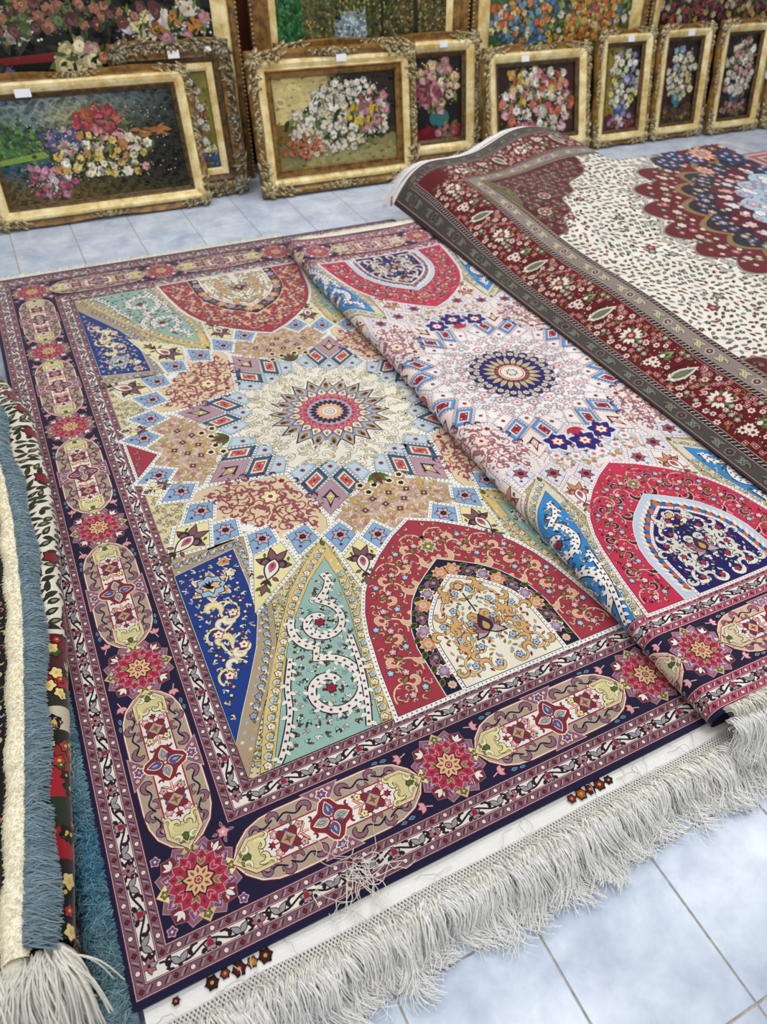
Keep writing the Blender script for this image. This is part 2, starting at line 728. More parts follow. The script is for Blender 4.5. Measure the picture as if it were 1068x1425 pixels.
def rosette(C):
    p = Pat()
    p.out(star(8, .0835, .066, PI / 8), C['mauve'], C['pink'], .0010, 0)
    for k in range(8):
        a = PI / 4 * k
        e = np.exp(1j * a)
        if k % 2 == 0:
            t = np.array([.082, .060 + .020j, .060 - .020j])
            p.out(t * e, C['yellow'] if k % 4 == 0 else C['sand'], C['red'], .001, 2)
            flower(p, .066 * e, .007, C['olive'], C['line'], C['yellow'], 5, a, 4)
        else:
            t = np.array([.084, .070 + .020j, .056 + .014j, .056 - .014j, .070 - .020j])
            p.out(t * e, C['maroon'], C['mauve'], .0016, 2)
            L = leaf(.022, .010)
            p.out((L + .058) * e, C['white'], C['line'], .0016, 4)
            for s in (-1, 1):
                p.add((leaf(.018, .006) * np.exp(1j * s * .75) + .060) * e, C['white'], 4)
        e2 = np.exp(1j * (a + PI / 8))
        kt = np.array([.072, .060 + .010j, .050, .060 - .010j])
        p.out(kt * e2, C['purple'], C['pink'], .0011, 3)
        p.add((spiral(.0605, .006, .0015, 0, 7, 10)) * e2, C['pink'], 5)
    s16 = star(16, .0595, .0485)
    p.out(s16, C['rose'], C['pink'], .0013, 5)
    for k in range(8):
        e = np.exp(1j * (PI / 4 * k + PI / 8))
        for s in (-1, 1):
            L = leaf(.017, .0068) * np.exp(1j * s * .5) + .0345
            p.out(L * .86 * e, C['olive'] if k % 2 else C['rose'], C['pink'], .0013, 7)
        p.add((leaf(.014, .005) + .042) * e, C['maroon'], 8)
        e = np.exp(1j * PI / 4 * k)
        p.add((leaf(.012, .007) + .036) * e, C['maroon'], 7)
    for k in range(9):
        e = np.exp(2j * PI / 9 * k)
        L = leaf(.030, .0175, 4, .9)
        p.add(grow(L, .0026) * e, C['line'], 9)
        p.add(L * e, C['peach'], 10)
        p.add((leaf(.012, .005) + .012) * e, C['brown'], 11)
    p.add(ell(.0085, n=12), C['line'], 11)
    p.add(ell(.0068, n=10), C['rose'], 12)
    for k in range(6):
        p.add(ell(.002, n=5, c=.0045 * np.exp(1j * k * PI / 3)), C['peach'], 13)
    return p.motif()


def cartouche(C):
    p = Pat()
    up = [.0 + .067j, .10 + .067j, .135 + .063j, .165 + .052j, .190 + .030j, .207 + 0j]
    ur = np.array(up)
    poly = np.concatenate([ur, np.conj(ur[:-1])[::-1], -ur[1:], -np.conj(ur[1:-1])[::-1]])
    p.add(grow(poly, .0042), C['red'], 0)
    p.add(grow(poly, .0026), C['cream'], 1)
    p.add(poly, C['taupe'], 2)
    # waist squares
    for s in (-1, 1):
        b = np.array([-.040 + .074j, .040 + .074j, .020 + .051j, .0 + .033j, -.020 + .051j])
        b = b if s > 0 else -b
        p.out(b, C['mauve'], C['pink'], .0017, 3)
        flower(p, s * .057j, .011, C['purple'], C['cream'], C['pink'], 6, 0, 5)
        for q in (-.019, .019):
            flower(p, s * .064j + q, .0058, C['pink'], C['line'], C['cream'], 5, 0, 5)
    # arabesques on the taupe ground
    for sx in (-1, 1):
        for sy in (-1, 1):
            f = lambda z: sx * np.real(z) + 1j * sy * np.imag(z)
            mir = sx * sy < 0
            for z, a, s_ in ((.058 + .047j, .15, .034), (.078 + .046j, 2.7, .026), (.122 + .047j, -.3, .03), (.142 + .040j, 2.4, .026), (.16 + .036j, -.5, .024)):
                rot = a if sx > 0 else PI - a
                rot = rot * sy if sy < 0 else rot
                comma(p, f(z), rot if sx > 0 else rot, s_ * .92, C['mauve'], C['navy'], mir, 3, 1.35)
            sp = smooth([.040 + .058j, .062 + .044j, .084 + .054j, .104 + .043j], 5)
            p.add(ribbon(f(sp), .0040), C['navy'], 3)
            sp = smooth([.112 + .050j, .132 + .040j, .15 + .046j, .172 + .030j], 5)
            p.add(ribbon(f(sp), .0040), C['navy'], 3)
            p.add(f(ell(.005, .0065, 6, .096 + .036j)), C['brown'], 4)
            for z in (.04 + .043j, .118 + .059j, .186 + .012j + .014j, .07 + .060j):
                p.add(f(leaf(.009, .0042)) + f(z), C['gold'], 4)
    # white strip
    st = np.array([-.17 - .0295j, .17 - .0295j, .17 + .0295j, -.17 + .0295j])
    p.add(grow(st, .003), C['red'], 5)
    p.add(st, C['white'], 6)
    for sx in (-1, 1):
        cap = np.array([.126 + .0345j, .150 + .006j, .150 - .006j, .126 - .0345j, .172 - .0345j, .207 + 0j, .172 + .0345j])
        cap = cap * sx
        p.add(grow(cap, .0034), C['red'], 7)
        p.add(grow(cap, .0016), C['cream'], 8)
        p.add(cap, C['capc'], 9)
        p.add(grow(cap, -.0046), C['brown'], 9.3)
        p.add(grow(cap, -.0058), C['capc'], 9.9)
        for sy in (-1, 1):
            comma(p, sx * .178 + sy * .024j, (0 if sx > 0 else PI) + sy * 2.2 * sx, .019, C['cream'], C['olive'], sx * sy < 0, 11, 1.3)
            leafy(p, sx * .192 + sy * .004j, sy * 1.3, .012, .005, C['olive'], C['line'], 11)
        p.add(sx * (leaf(.022, .018, 5, .6) + .171), C['line'], 10)
        p.add(sx * (leaf(.017, .013, 5, .6) + .173), C['green'], 11)
        for sy in (-1, 1):
            comma(p, sx * .162 + sy * .021j, (PI if sx < 0 else 0) + sy * .7 * sx, .026, C['lemon'], C['line'], sx * sy < 0, 10, 1.4)
            comma(p, sx * .146 + sy * .027j, (PI if sx < 0 else 0) - sy * .4 * sx, .018, C['lemon'], C['line'], sx * sy > 0, 10, 1.4)
            leafy(p, sx * .185 + sy * .013j, (0 if sx > 0 else PI), .009, .004, C['olive'], C['line'], 10)
        # small flowers, carnation, four-lobed flower
        p.add(sx * .094 + lobes(4, .0245, .28, 5, PI / 4), C['line'], 7)
        p.add(sx * .094 + lobes(4, .0228, .28, 5, PI / 4), C['maroon'], 8)
        p.add(sx * .094 + np.array([.0165, .0165j, -.0165, -.0165j]), C['taupe'], 9)
        p.add(sx * .094 + star(4, .011, .004), C['brown'], 10)
        for q in (1, -1):
            p.add(sx * .094 + q * .019j + ell(.006, .004, 6), C['purple'], 9)
        p.add(sx * .128 + star(6, .0105, .005), C['line'], 8)
        p.add(sx * .126 + star(5, .0075, .004), C['red'], 9)
        p.add(ribbon(np.array([sx * .112, sx * .122]), .003), C['red'], 8)
        for sy in (-1, 1):
            flower(p, sx * .118 + sy * .019j, .0082, C['pink'], C['red'], C['cream'], 6, .3, 7)
            flower(p, sx * .066 + sy * .019j, .0078, C['yellow'] if sx > 0 else C['pink'], C['line'], C['brown'], 5, .3, 7)
            leafy(p, sx * .053 + sy * .022j, sy * .6 + (0 if sx > 0 else PI), .009, .0045, C['green'], None, 7)
            p.add(ribbon(np.array([sx * .055 + sy * .018j, sx * .068 - 0j]), .0062), C['rose'], 7)
            p.add(ribbon(np.array([sx * .055 + sy * .017j, sx * .068 - 0j]), .0026), C['peach'], 8)
            leafy(p, sx * .140 + sy * .012j, (0 if sx > 0 else PI) + sy * .8 * sx, .010, .005, C['green'], C['line'], 7)
            leafy(p, sx * .081 + sy * .024j, sy * 1.2, .009, .005, C['olive'], C['line'], 7)
            comma(p, sx * .043 + sy * .024j, sy * 1.5, .013, C['maroon'], C['line'], sx * sy < 0, 7, 1.2)
        p.add(ribbon(np.array([sx * .05, sx * .074]), .005), C['rose'], 8)
        p.add(ribbon(np.array([sx * .05, sx * .072]), .002), C['cream'], 9)
    q = np.array([.047, .012 + .010j, .036 + .024j, .020 + .030j, .030j + .006, .036j])
    # quatrefoil in the middle
    body = lobes(4, .036, .2, 6)
    p.add(grow(body, .003) * 1.08, C['cream'], 7)
    p.add(grow(body, .0018) * 1.05, C['red'], 8)
    p.add(body * 1.02, C['maroon'], 9)
    for k in range(4):
        e = 1j ** k
        L = leaf(.032, .019, 5, .8) + .006
        p.add(grow(L, .0016) * e, C['cream'], 10)
        p.add(L * e, C['taupe'] if k % 2 == 0 else C['purple'], 11)
        p.add((leaf(.019, .008) + .013) * e, C['line'], 12)
        p.add((leaf(.016, .006) + .0145) * e, C['sky'], 13)
        e2 = e * np.exp(1j * PI / 4)
        comma(p, .025 * e2, np.angle(e2), .016, C['purple'], C['line'], False, 10, 1.2)
    p.add(lobes(8, .0062, .15, 2), C['red'], 13)
    p.add(ell(.003, n=6), C['cream'], 14)
    return p.motif()


def border(p, W, L, C):
    """navy edge, mauve and white guards, navy main border with rosettes and cartouches"""
    ds = [0, .0145, .0345, .0625, .0805, .2505, .2695, .2985, .3185]
    cs = [C['edge'], C['guard'], C['white'], C['guard'], C['navy'], C['guard'], C['white'], C['guard']]
    for i, c in enumerate(cs):
        frame_band(p, W, L, ds[i], ds[i + 1], c, 0)
    for d in ds[1:]:
        frame_band(p, W, L, d - .0021, d + .0021, C['line2'], 1)
        frame_band(p, W, L, d - .0008, d + .0008, C['pink'], 2)
    g = guard_unit(C)
    for a in (1, 3, 5, 7):
        side_runs(p, W, L, (ds[a] + ds[a + 1]) / 2, g, .0617, 1)
    v = vine_unit(C)
    for a in (2, 6):
        side_runs(p, W, L, (ds[a] + ds[a + 1]) / 2, v, .185, 1, .012)
    ro, ca = rosette(C), cartouche(C)
    d = (ds[4] + ds[5]) / 2
    w, l = W - d, L - d
    nu, nv = 3, 5
    for sv in (-1, 1):
        for i in range(nu + 1):
            p.put(ro, -w + 2 * w * i / nu + 1j * sv * l, 0 if i % 2 else PI / 4 * 0, 1, False, 2)
        for i in range(nu):
            k = 2 * w / nu / .555
            p.put([(q.real * k + 1j * q.imag, c, h) for q, c, h in ca], -w + 2 * w * (i + .5) / nu + 1j * sv * l, 0, 1, False, 2)
    for su in (-1, 1):
        for i in range(1, nv):
            p.put(ro, su * w + 1j * (-l + 2 * l * i / nv), PI / 2, 1, False, 2)
        for i in range(nv):
            k = 2 * l / nv / .555
            p.put([(q.real * k + 1j * q.imag, c, h) for q, c, h in ca], su * w + 1j * (-l + 2 * l * (i + .5) / nv), PI / 2, 1, False, 2)
    # pink flowers and teal leaves in the navy corners between
    cf = Pat()
    for sx in (-1, 1):
        for sy in (-1, 1):
            z = sx * .092 + sy * .060j
            for a in (-.8, 0, .8):
                leafy(cf, z, a + (0 if sx > 0 else PI), .016, .009, C['pink'], C['rose'], 0)
            cf.add(ribbon(np.array([z, z - sx * .016 + sy * .006j]), .0025), C['pink'], 0)
            leafy(cf, z + sx * .030 + sy * .010j, 0 if sx > 0 else PI, .013, .006, C['teal'], C['sky'], 0)
            leafy(cf, z + sx * .050 + sy * .013j, 0 if sx > 0 else PI, .012, .005, C['teal'], C['sky'], 0)
    cf = cf.motif()
    for sv in (-1, 1):
        for i in range(nu + 1):
            p.put(cf, -w + 2 * w * i / nu + 1j * sv * l, 0, 1, False, 1) if 0 < i < nu else None
    for su in (-1, 1):
        for i in range(1, nv):
            p.put(cf, su * w + 1j * (-l + 2 * l * i / nv), PI / 2, 1, False, 1)
    for su in (-1, 1):
        for sv in (-1, 1):
            z = su * w + 1j * sv * l
            for q, a in ((-su * .070 - 1j * sv * .070, 0), (su * .069 + 1j * sv * .069, 1), (-su * .069 + 1j * sv * .069, 1), (su * .069 - 1j * sv * .069, 1)):
                flower(p, z + q, .0085 if a else .011, C['purple'] if a else C['pink'], C['pink'] if a else C['rose'], C['cream'], 5, 0, 2)
                for t in (1, 1j, -1, -1j):
                    if not a:
                        leafy(p, z + q + t * .012, np.angle(t), .010, .005, C['teal'], C['pink'], 2)


def arm_cells(th):
    """lozenges of one star arm: purple tip, two teal, three pale"""
    A = pol(.545, th)
    Bp, Bm = pol(.362, th + 22.5) - A, pol(.362, th - 22.5) - A

    def cell(*ab):
        q = np.array([A + a * Bp + b * Bm for a, b in ab])
        return grow(q, -.0058)
    k, l = .44, .73
    return ([cell((0, 0), (k, 0), (k, k), (0, k))],
            [cell((k, 0), (l, 0), (l, k), (k, k)), cell((0, k), (k, k), (k, l), (0, l))],
            [cell((l, 0), (.99, .0), (.93, .36), (l, k)), cell((k, k), (l, k), (.66, .66), (k, l)), cell((0, l), (k, l), (.36, .93), (.0, .99))])


def dome_field(p, C, style):
    S = 1.0
    # whole field as the light ground of the beaded lines
    fx, fy = .692, 1.192
    p.add(np.array([-fx - fy * 1j, fx - fy * 1j, fx + fy * 1j, -fx + fy * 1j]), C['bead_ground'], 0)
    Q = Pat()      # one quarter: u < 0, v < 0, mirrored below
    bd, bs = .0062, .0130

    def panel(P, poly, col, beads=True, lay=1, line=None):
        P.add(grow(poly, .0014), line or C['line'], lay)
        P.add(poly, col, lay + 1)
        if beads:
            carpet_beads(P, poly, bd, bs, .0050, C['bead'], lay)

    # outer yellow ground between the kites
    def clipq(poly):
        x = np.clip(poly.real, -fx, fx)
        y = np.clip(poly.imag, -fy, fy)
        return x + 1j * y

    # ---- petals: tan on the axes, cream with red scrolls on the diagonals
    for k in range(8):
        ph = 45 * k - 90
        o = 1 if k % 2 == 0 else 0
        poly = np.array([pol(.378, ph), pol(.552, ph + 21.), pol(.60, ph + 21.6), pol(.66, ph + 20), pol(.68, ph + 13), pol(.65, ph + 8), pol(.612, ph),
                         pol(.65, ph - 8), pol(.68, ph - 13), pol(.66, ph - 20), pol(.60, ph - 21.6), pol(.552, ph - 21.)])
        panel(p, poly, C['tan'] if o else C['peachg'], True, 1)
        half = Pat()
        axis = Pat()
        e = np.exp(1j * math.radians(ph))
        r = np.random.default_rng(20 + o)
        hp = poly / e
        if o:
            # net of curls, maroon florets, a green palmette at the inner corner
            for rr, n in ((.43, 3), (.465, 4), (.50, 5), (.535, 6), (.57, 7), (.60, 7)):
                for i in range(n):
                    a = (i + .5 + (.25 if n % 2 else 0)) * 19. / n * (1 if rr < .56 else .95)
                    z = pol(rr + r.uniform(-.004, .004), a)
                    rot = r.uniform(0, 6.28)
                    comma(half, z, rot, .026, C['tan2'] if r.random() < .75 else C['gold'], C['tanline'], r.random() < .5, 3, 1.6)
                    half.add(ribbon(spiral(z, .016, .010, rot, rot + 3.6, 8), .0022), C['cream'], 3)
            for z in (pol(.475, 0), pol(.485, 7.), pol(.52, 3.5), pol(.53, 11), pol(.555, 0)):
                flower(half if abs(z.imag) > .01 else axis, z, .0110, C['maroonf'], C['tanline'], C['cream'], 4, .4, 5)
            for i in range(46):
                z = pol(.415 + .0052 * i, (i * 6.7) % 19)
                leafy(half, z, i * 2.7, .012, .006, (C['tan2'], C['pink2'], C['gold'], C['cream'])[i % 4], C['tanline'], 4)
            for z in (pol(.585, 4), pol(.585, 12), pol(.55, 15), pol(.435, 9)):
                flower(half, z, .008, C['pink2'], C['tanline'], C['maroonf'], 4, 0, 5)
            for rr, a in ((.57, 8), (.595, 16), (.50, 14)):
                comma(half, pol(rr, a), 1. + a, .03, C['gold'], C['tanline'], False, 5, 1.3)
            if style == 1:
                for a, l in ((-50, .05), (-22, .06), (22, .06), (50, .05), (0, .065)):
                    leafy(axis, .372 + 0j, -math.radians(a), l * .9, .014, C['green'] if a else C['maroon'], C['gdark'], 6 + (2 if abs(a) < 30 else 0) + (2 if a == 0 else 0))
                for z in (pol(.425, 3.6), pol(.415, 9.5), pol(.452, 7.2)):
                    flower(half, z, .0165, C['cream'], C['gold'], C['line'], 5, 0, 6, C['line'])
            else:
                for z in (.475 + 0j, pol(.455, 12)):
                    flower(axis if z.imag < .01 else half, z, .056 if z.imag < .01 else .050, C['navyb'], C['sky'], C['rose'], 6, 0, 6, C['navyb'])
                    flower(axis if z.imag < .01 else half, z, .020, C['cream'], C['rose'], C['rose'], 6, .3, 9)
                for a in (-50, -25, 0, 25, 50):
                    leafy(axis, .392 + 0j, math.radians(a), .05, .02, C['rose'], C['cream'], 6)
                for rr, a in ((.55, 2), (.545, 9), (.53, 16)):
                    flower(half, pol(rr, a), .022, C['white'], C['sky2'], C['orange'], 6, 0, 6, C['pink'])
        else:
            for rr, n in ((.42, 2), (.455, 3), (.49, 4), (.525, 5), (.56, 5), (.595, 5)):
                for i in range(n):
                    a = (i + .45) * 19. / n
                    z = pol(rr + r.uniform(-.005, .005), a)
                    rot = r.uniform(0, 6.28)
                    half.add(ribbon(spiral(z, .020, .011, rot, rot + 4, 9), .0050), C['scr'], 3)
                    comma(half, z, rot + 1, .025, C['scrleaf'] if r.random() < .6 else C['scr'], C['scrline'], r.random() < .5, 4, 1.5)
            half.add(ribbon(smooth([.40, pol(.43, 4), pol(.46, 2), pol(.49, 8), pol(.53, 4), pol(.57, 9), pol(.56, 16)], 5), .006), C['scr'], 3)
            flower(axis, .485 + 0j, .028, C['yellow'], C['scr'], C['red'], 6, 0, 6, C['cream'])
            for z in (pol(.40, 6), pol(.42, 11), pol(.455, 17)):
                comma(half, z, z.imag * 9, .026, C['plum'], None, False, 6, 1.3)
            flower(axis, pol(.405, 0), .012, C['red'], C['cream'], C['line'], 5, 0, 6)
            for i in range(40):
                z = pol(.40 + .0065 * i, (i * 7.3) % 19)
                leafy(half, z, i * 2.1, .011, .0055, (C['olive'], C['plum'], C['scrleaf'])[i % 3], None, 5)
            for z in (pol(.46, 8), pol(.54, 13), pol(.57, 3)):
                p_ = z
                leafy(half, p_, z.imag * 20, .012, .007, C['olive'], None, 6)
        for mir in (False, True):
            f = (lambda q: q * e) if not mir else (lambda q: np.conj(q) * e)
            p.extend(half, f, mir)
        p.extend(axis, lambda q: q * e)

    # ---- white centre with its small scrolls
    wh = star(8, .335, .292, 0)
    panel(p, wh, C['cwhite'], False, 2, C['bead'])
    if style == 1:
        rs = np.random.default_rng(3)
        for rr, n in ((.224, 26), (.250, 29), (.276, 31), (.300, 32), (.197, 20)):
            for i in range(n):
                a = 360 * (i + .5 * (n % 4 == 0)) / n
                z = pol(rr, a)
                comma(p, z, rs.uniform(0, 6.28), .031, C['cwhite'] if i % 3 else C['cscr'], C['cscr2'], bool(i % 2), 4, 1.6)
                p.add(ribbon(spiral(z, .014, .008, math.radians(a), math.radians(a) + 4, 8), .0024), C['cscr2'], 4)
                if i % 4 == 0:
                    flower(p, z + pol(.010, a + 60), .0055, C['gold'], C['cscr2'], C['cream'], 4, 0, 6)
    else:
        for rr, n, sz in ((.205, 20, .021), (.25, 22, .014), (.278, 24, .015)):
            for i in range(n):
                a = 360 * (i + .5) / n
                flower(p, pol(rr, a), sz, C['pink'] if i % 2 else C['greyp'], C['cscr2'], C['rose'], 6, a, 4, C['white'])
                comma(p, pol(rr + .012, a + 6), math.radians(a), .022, C['greyp'], C['cscr2'], bool(i % 2), 3, 1.5)
                leafy(p, pol(rr - .008, a + 9), math.radians(a + 40), .014, .006, C['sky2'], C['cscr2'], 3)
        for rr, n in ((.19, 36), (.228, 44), (.264, 50), (.295, 40)):
            for i in range(n):
                z = pol(rr, 360 * (i + .3) / n)
                comma(p, z, i * 2.3, .017, (C['greyp'], C['pink2'], C['sky2'])[i % 3], C['cscr2'], bool(i % 2), 3, 1.6)
    # ---- star arms
    for k in range(8):
        th = 22.5 + 45 * k
        one, two, three = arm_cells(th)
        for q in one:
            panel(p, q, C['arm1'], True, 4)
            c = q.mean()
            e = np.exp(1j * math.radians(th))
            d = np.array([.062, .020j, -.046, -.020j]) + .004
            p.put([(np.array([.075, .012 + .016j, .006 + .040j, -.004 + .028j, -.048, -.004 - .028j, .006 - .040j, .012 - .016j]), C['arm1d'], 0),
                   (np.array([.046, .017j, -.030, -.017j]), C['cream'], 1), (np.array([.040, .014j, -.025, -.014j]), C['arm1c'], 2),
                   (star(4, .014, .005), C['cream'], 3)], c, math.radians(th), .74, False, 6)
            for s in (-1, 1):
                leafy(p, c + (.016 + s * .024j) * e * 1, math.radians(th) + s * 2.6, .012, .006, C['olive'], None, 6)
        for q in two:
            panel(p, q, C['arm2'], True, 4)
            c = q.mean()
            p.add(c + (q - c) * .80, C['arm2b'], 6)
            zz = c + (q - c) * .66
            p.add(zz, C['cream'], 7)
            p.add(c + (q - c) * .52, C['arm2c'], 8)
            for t in (0, 1, 2, 3):
                p.add(ell(.0036, n=5, c=c + (q[t] - c) * .27), C['rose'] if t % 2 else C['cream'], 9)
            p.add(c + (q - c) * .1, C['line'], 10)
        for q in three:
            panel(p, q, C['arm3'], True, 4)
            c = q.mean()
            p.add(c + (q - c) * .78, C['arm3b'], 6)
            p.add(c + star(6, .0115, .006, math.radians(th)), C['deep'], 7)
            p.add(c + ell(.004, n=6), C['red'], 8)
    # ---- centre rosette
    if style == 1:
        def petals(n, r0, r1, w, col, line, lw, lay, rot=0., inner=None):
            for i in range(n):
                e = np.exp(1j * (2 * PI * i / n + rot))
                t = np.array([r0 - 1j * w * .8, r0 + (r1 - r0) * .45 - 1j * w, r1, r0 + (r1 - r0) * .45 + 1j * w, r0 + 1j * w * .8])
                p.add(grow(t, lw) * e, line, lay)
            for i in range(n):
                e = np.exp(1j * (2 * PI * i / n + rot))
                t = np.array([r0 - 1j * w * .8, r0 + (r1 - r0) * .45 - 1j * w, r1, r0 + (r1 - r0) * .45 + 1j * w, r0 + 1j * w * .8])
                p.add(t * e, col, lay + 1)
                if inner:
                    p.add((ell((r1 - r0) * .26, w * .45, 6, r0 + (r1 - r0) * .55)) * e, inner[0], lay + 2)
                    p.add((ell((r1 - r0) * .13, w * .25, 6, r0 + (r1 - r0) * .62)) * e, inner[1], lay + 3)
        petals(20, .12, .207, .0225, '#BFAE9C', C['navyp'], .0052, 5, 0, ('#8A6A52', C['line']))
        petals(20, .10, .168, .0195, C['lav'], C['navyp'], .0012, 7, PI / 20)
        petals(20, .095, .149, .0168, C['cream'], C['navyp'], .0034, 9, PI / 20, ('#C9B48A', C['brown']))
        p.add(ell(.108, n=40), C['mauve'], 12)
        petals(20, .085, .120, .0125, C['rosel'], C['maroon'], .0026, 12, 0, (C['pink'], C['rose']))
        petals(20, .07, .100, .0098, C['rose'], C['pink'], .0020, 14, PI / 20)
        p.add(ell(.080, n=40), C['lav2'], 16)
        petals(22, .052, .075, .0085, C['navyp'], C['sand'], .0012, 17)
        p.add(ell(.056, n=36), C['navyp'], 19)
        petals(18, .03, .052, .0075, C['peach'], C['maroon'], .0012, 20)
        p.add(ell(.034, n=24), C['peach'], 22)
        p.add(ell(.026, n=24), C['white'], 23)
        p.add(ell(.019, n=20), C['greyp'], 24)
        p.add(ell(.014, n=18), C['white'], 25)
        p.add(ell(.008, n=14), C['greyp'], 26)
        p.add(ell(.004, n=10), C['white'], 27)
    else:
        p.add(lobes(18, .165, .045, 6), C['navyb'], 5)
        for i in range(18):
            e = np.exp(2j * PI * (i + .5) / 18)
            flower(p, .165 * e, .0165, C['greyp'], C['line'], C['rose'], 6, 0, 6, C['cream'])
            flower(p, .142 * np.exp(2j * PI * i / 18), .013, C['cream'], C['plum'], C['gold'], 6, 0, 8, C['greyp'])
            leafy(p, .128 * e, np.angle(e), .030, .012, C['greyp'], C['cream'], 6)
        p.add(lobes(18, .118, .05, 6), C['navyb'], 7)
        for i in range(20):
            e = np.exp(2j * PI * i / 20)
            leafy(p, .058 * e, np.angle(e), .060, .021, C['sand'], C['line'], 9)
            leafy(p, .080 * e, np.angle(e), .026, .009, C['greyp'], None, 11)
            p.add(ell(.0045, n=6, c=.068 * e), C['line'], 11)
        p.add(lobes(24, .060, .05, 4), C['rose'], 12)
        p.add(ell(.053, n=28), C['cream'], 13)
        p.add(ell(.048, n=28), C['rose'], 14)
        p.add(ell(.044, n=28), C['cream'], 15)
        p.add(lobes(8, .022, .2, 4), C['line'], 16)
        p.add(lobes(8, .017, .2, 4), C['sky'], 17)
        p.add(ell(.006, n=8), C['cream'], 18)

    # ---- yellow / cream ground of the outer web, one quarter
    yel = np.array([pol(.655, 182), pol(.655, 190), pol(.655, 202), pol(.655, 214), pol(.655, 225), pol(.655, 236), pol(.655, 248), pol(.655, 262), -.0 - .66j,
                    -.30 - 1.19j, -.69 - 1.19j, -.69 - .02j])
    Q.add(yel, C['webg'], 1)
    scroll_fill(Q, yel, .025, C['bead'], [C['sand'], C['olive'], C['gold']], [C['sky2'], C['white']], C['line'], 2, 5, .006)
    # blue corner panel
    tb = clipq(np.array([-.70 - .478j, -.474 - .474j, -.474 - .60j, -.482 - .75j, -.512 - .87j, -.56 - .965j, -.625 - 1.07j, -.70 - 1.19j]))
    panel(Q, tb, C['band2'], True, 4)
    bl = clipq(np.array([-.70 - .548j, -.515 - .512j, -.518 - .66j, -.531 - .775j, -.565 - .865j, -.61 - .95j, -.655 - 1.03j, -.70 - 1.10j]))
    for z, u in zip(*arcres(np.array([-.69 - .513j, -.497 - .494j, -.497 - .60j, -.506 - .75j, -.536 - .87j, -.582 - .965j, -.64 - 1.06j]), .026, False)):
        flower(Q, z, .0085, C['sky2'] if rng.random() < .5 else C['lav'], C['line'], C['orange'], 5, 0, 6)
        leafy(Q, z + u * .008, np.angle(u) + .7, .013, .006, C['olive'], C['line'], 6)
        comma(Q, z - u * .010, np.angle(u), .014, C['cream'], C['line'], False, 6)
    panel(Q, bl, C['blue'], False, 6, C['cream'])
    Q.add(grow(bl, .0035), C['line'], 5)
    Q_, Q = Q, Pat()
    # big blossom
    bz = -.612 - .625j
    for a in range(0, 360, 60):
        leafy(Q, bz, math.radians(a + 20), .052, .03, C['orange'] if a % 120 else C['peach'], C['cream'], 8)
    Q.out(bz + lobes(8, .036, .12, 4), C['sky2'], C['line'], .003, 10)
    for a in (70, 90, 110, 50, 130):
        leafy(Q, bz - .01j, math.radians(a), .034, .010, C['line'], None, 12)
    for a in (-150, -90, -30, 180, 0):
        leafy(Q, bz + .004j, math.radians(a), .028, .016, C['peach'] if a != -90 else C['yellow'], C['line'], 12)
    flower(Q, -.553 - .548j, .015, C['orange'], C['cream'], C['red'], 6, 0, 8)
    flower(Q, -.548 - .595j, .015, C['cream'], C['line'], C['yellow'], 5, 0, 8)
    sp = smooth([-.65 - .70j, -.60 - .69j, -.565 - .72j, -.60 - .77j, -.640 - .80j, -.63 - .86j, -.60 - .90j], 6)
    Q.add(ribbon(sp, .0070), C['lemon'], 8)
    for c_, r0, a0, a1 in ((-.585 - .735j, .038, 1.5, 7), (-.640 - .79j, .034, 4, -1.5), (-.590 - .845j, .036, 1.5, 7), (-.65 - .92j, .03, 4, -1.5)):
        s_ = spiral(c_, r0, .008, a0, a1, 18)
        Q.add(ribbon(s_, np.linspace(.0055, .0095, 18)), C['lemon'], 9)
        comma(Q, s_[4], np.angle(s_[5] - s_[4]) + .8, .048, C['lemon'], C['sand'], False, 10)
        comma(Q, s_[10], np.angle(s_[11] - s_[10]) - .8, .034, C['cream'], C['sand'], True, 10)
        flower(Q, c_, .012, C['cream'], C['red'], C['red'], 5, 0, 12)
    scroll_fill(Q, grow(bl, -.010), .024, None, [C['lemon'], C['sand'], C['gdark'], C['cream'], C['red']], [C['lav'], C['sand'], C['cream']], C['line'], 7, 11, .004)
    Q_.extend(keep_inside(Q, grow(bl, -.001)))
    Q = Q_
    # green panel with its yellow band
    yb = np.array([-.266 - .572j, -.353 - .652j, -.422 - .726j, -.488 - .831j, -.54 - .925j, -.61 - 1.055j, -.665 - 1.19j, -.345 - 1.19j, -.318 - 1.06j, -.30 - .968j, -.272 - .84j, -.258 - .703j])
    panel(Q, yb, C['band1'], True, 4)
    gr = np.array([-.290 - .652j, -.362 - .716j, -.437 - .811j, -.495 - .903j, -.533 - .98j, -.575 - 1.07j, -.633 - 1.19j, -.372 - 1.19j, -.350 - 1.075j, -.325 - .957j, -.298 - .83j, -.287 - .73j])
    mid = np.array([(a + b) / 2 for a, b in zip(yb, gr)])
    for part in (mid[:7], mid[7:]):
        for i, (z, u) in enumerate(zip(*arcres(part, .024, False))):
            flower(Q, z, .0085, C['sky2'] if i % 2 else C['white'], C['line'], C['orange'], 5, 0, 6)
            comma(Q, z + u * .011, np.angle(u), .018, C['webg'], C['line'], bool(i % 2), 6)
            leafy(Q, z - u * .006, np.angle(u) + 2, .010, .005, C['olive'], C['line'], 6)
    leafy(Q, -.274 - .605j, PI / 2, .022, .012, C['green'], C['line'], 7)
    panel(Q, gr, C['green_p'], False, 6, C['line'])
    scroll_fill(Q, grow(gr, -.008), .025, None, [C['gdark'], C['greyp'], C['maroonf'], C['white'], C['teal']], [C['white'], C['maroonf'], C['sky2']], C['line'], 7, 21, .004)

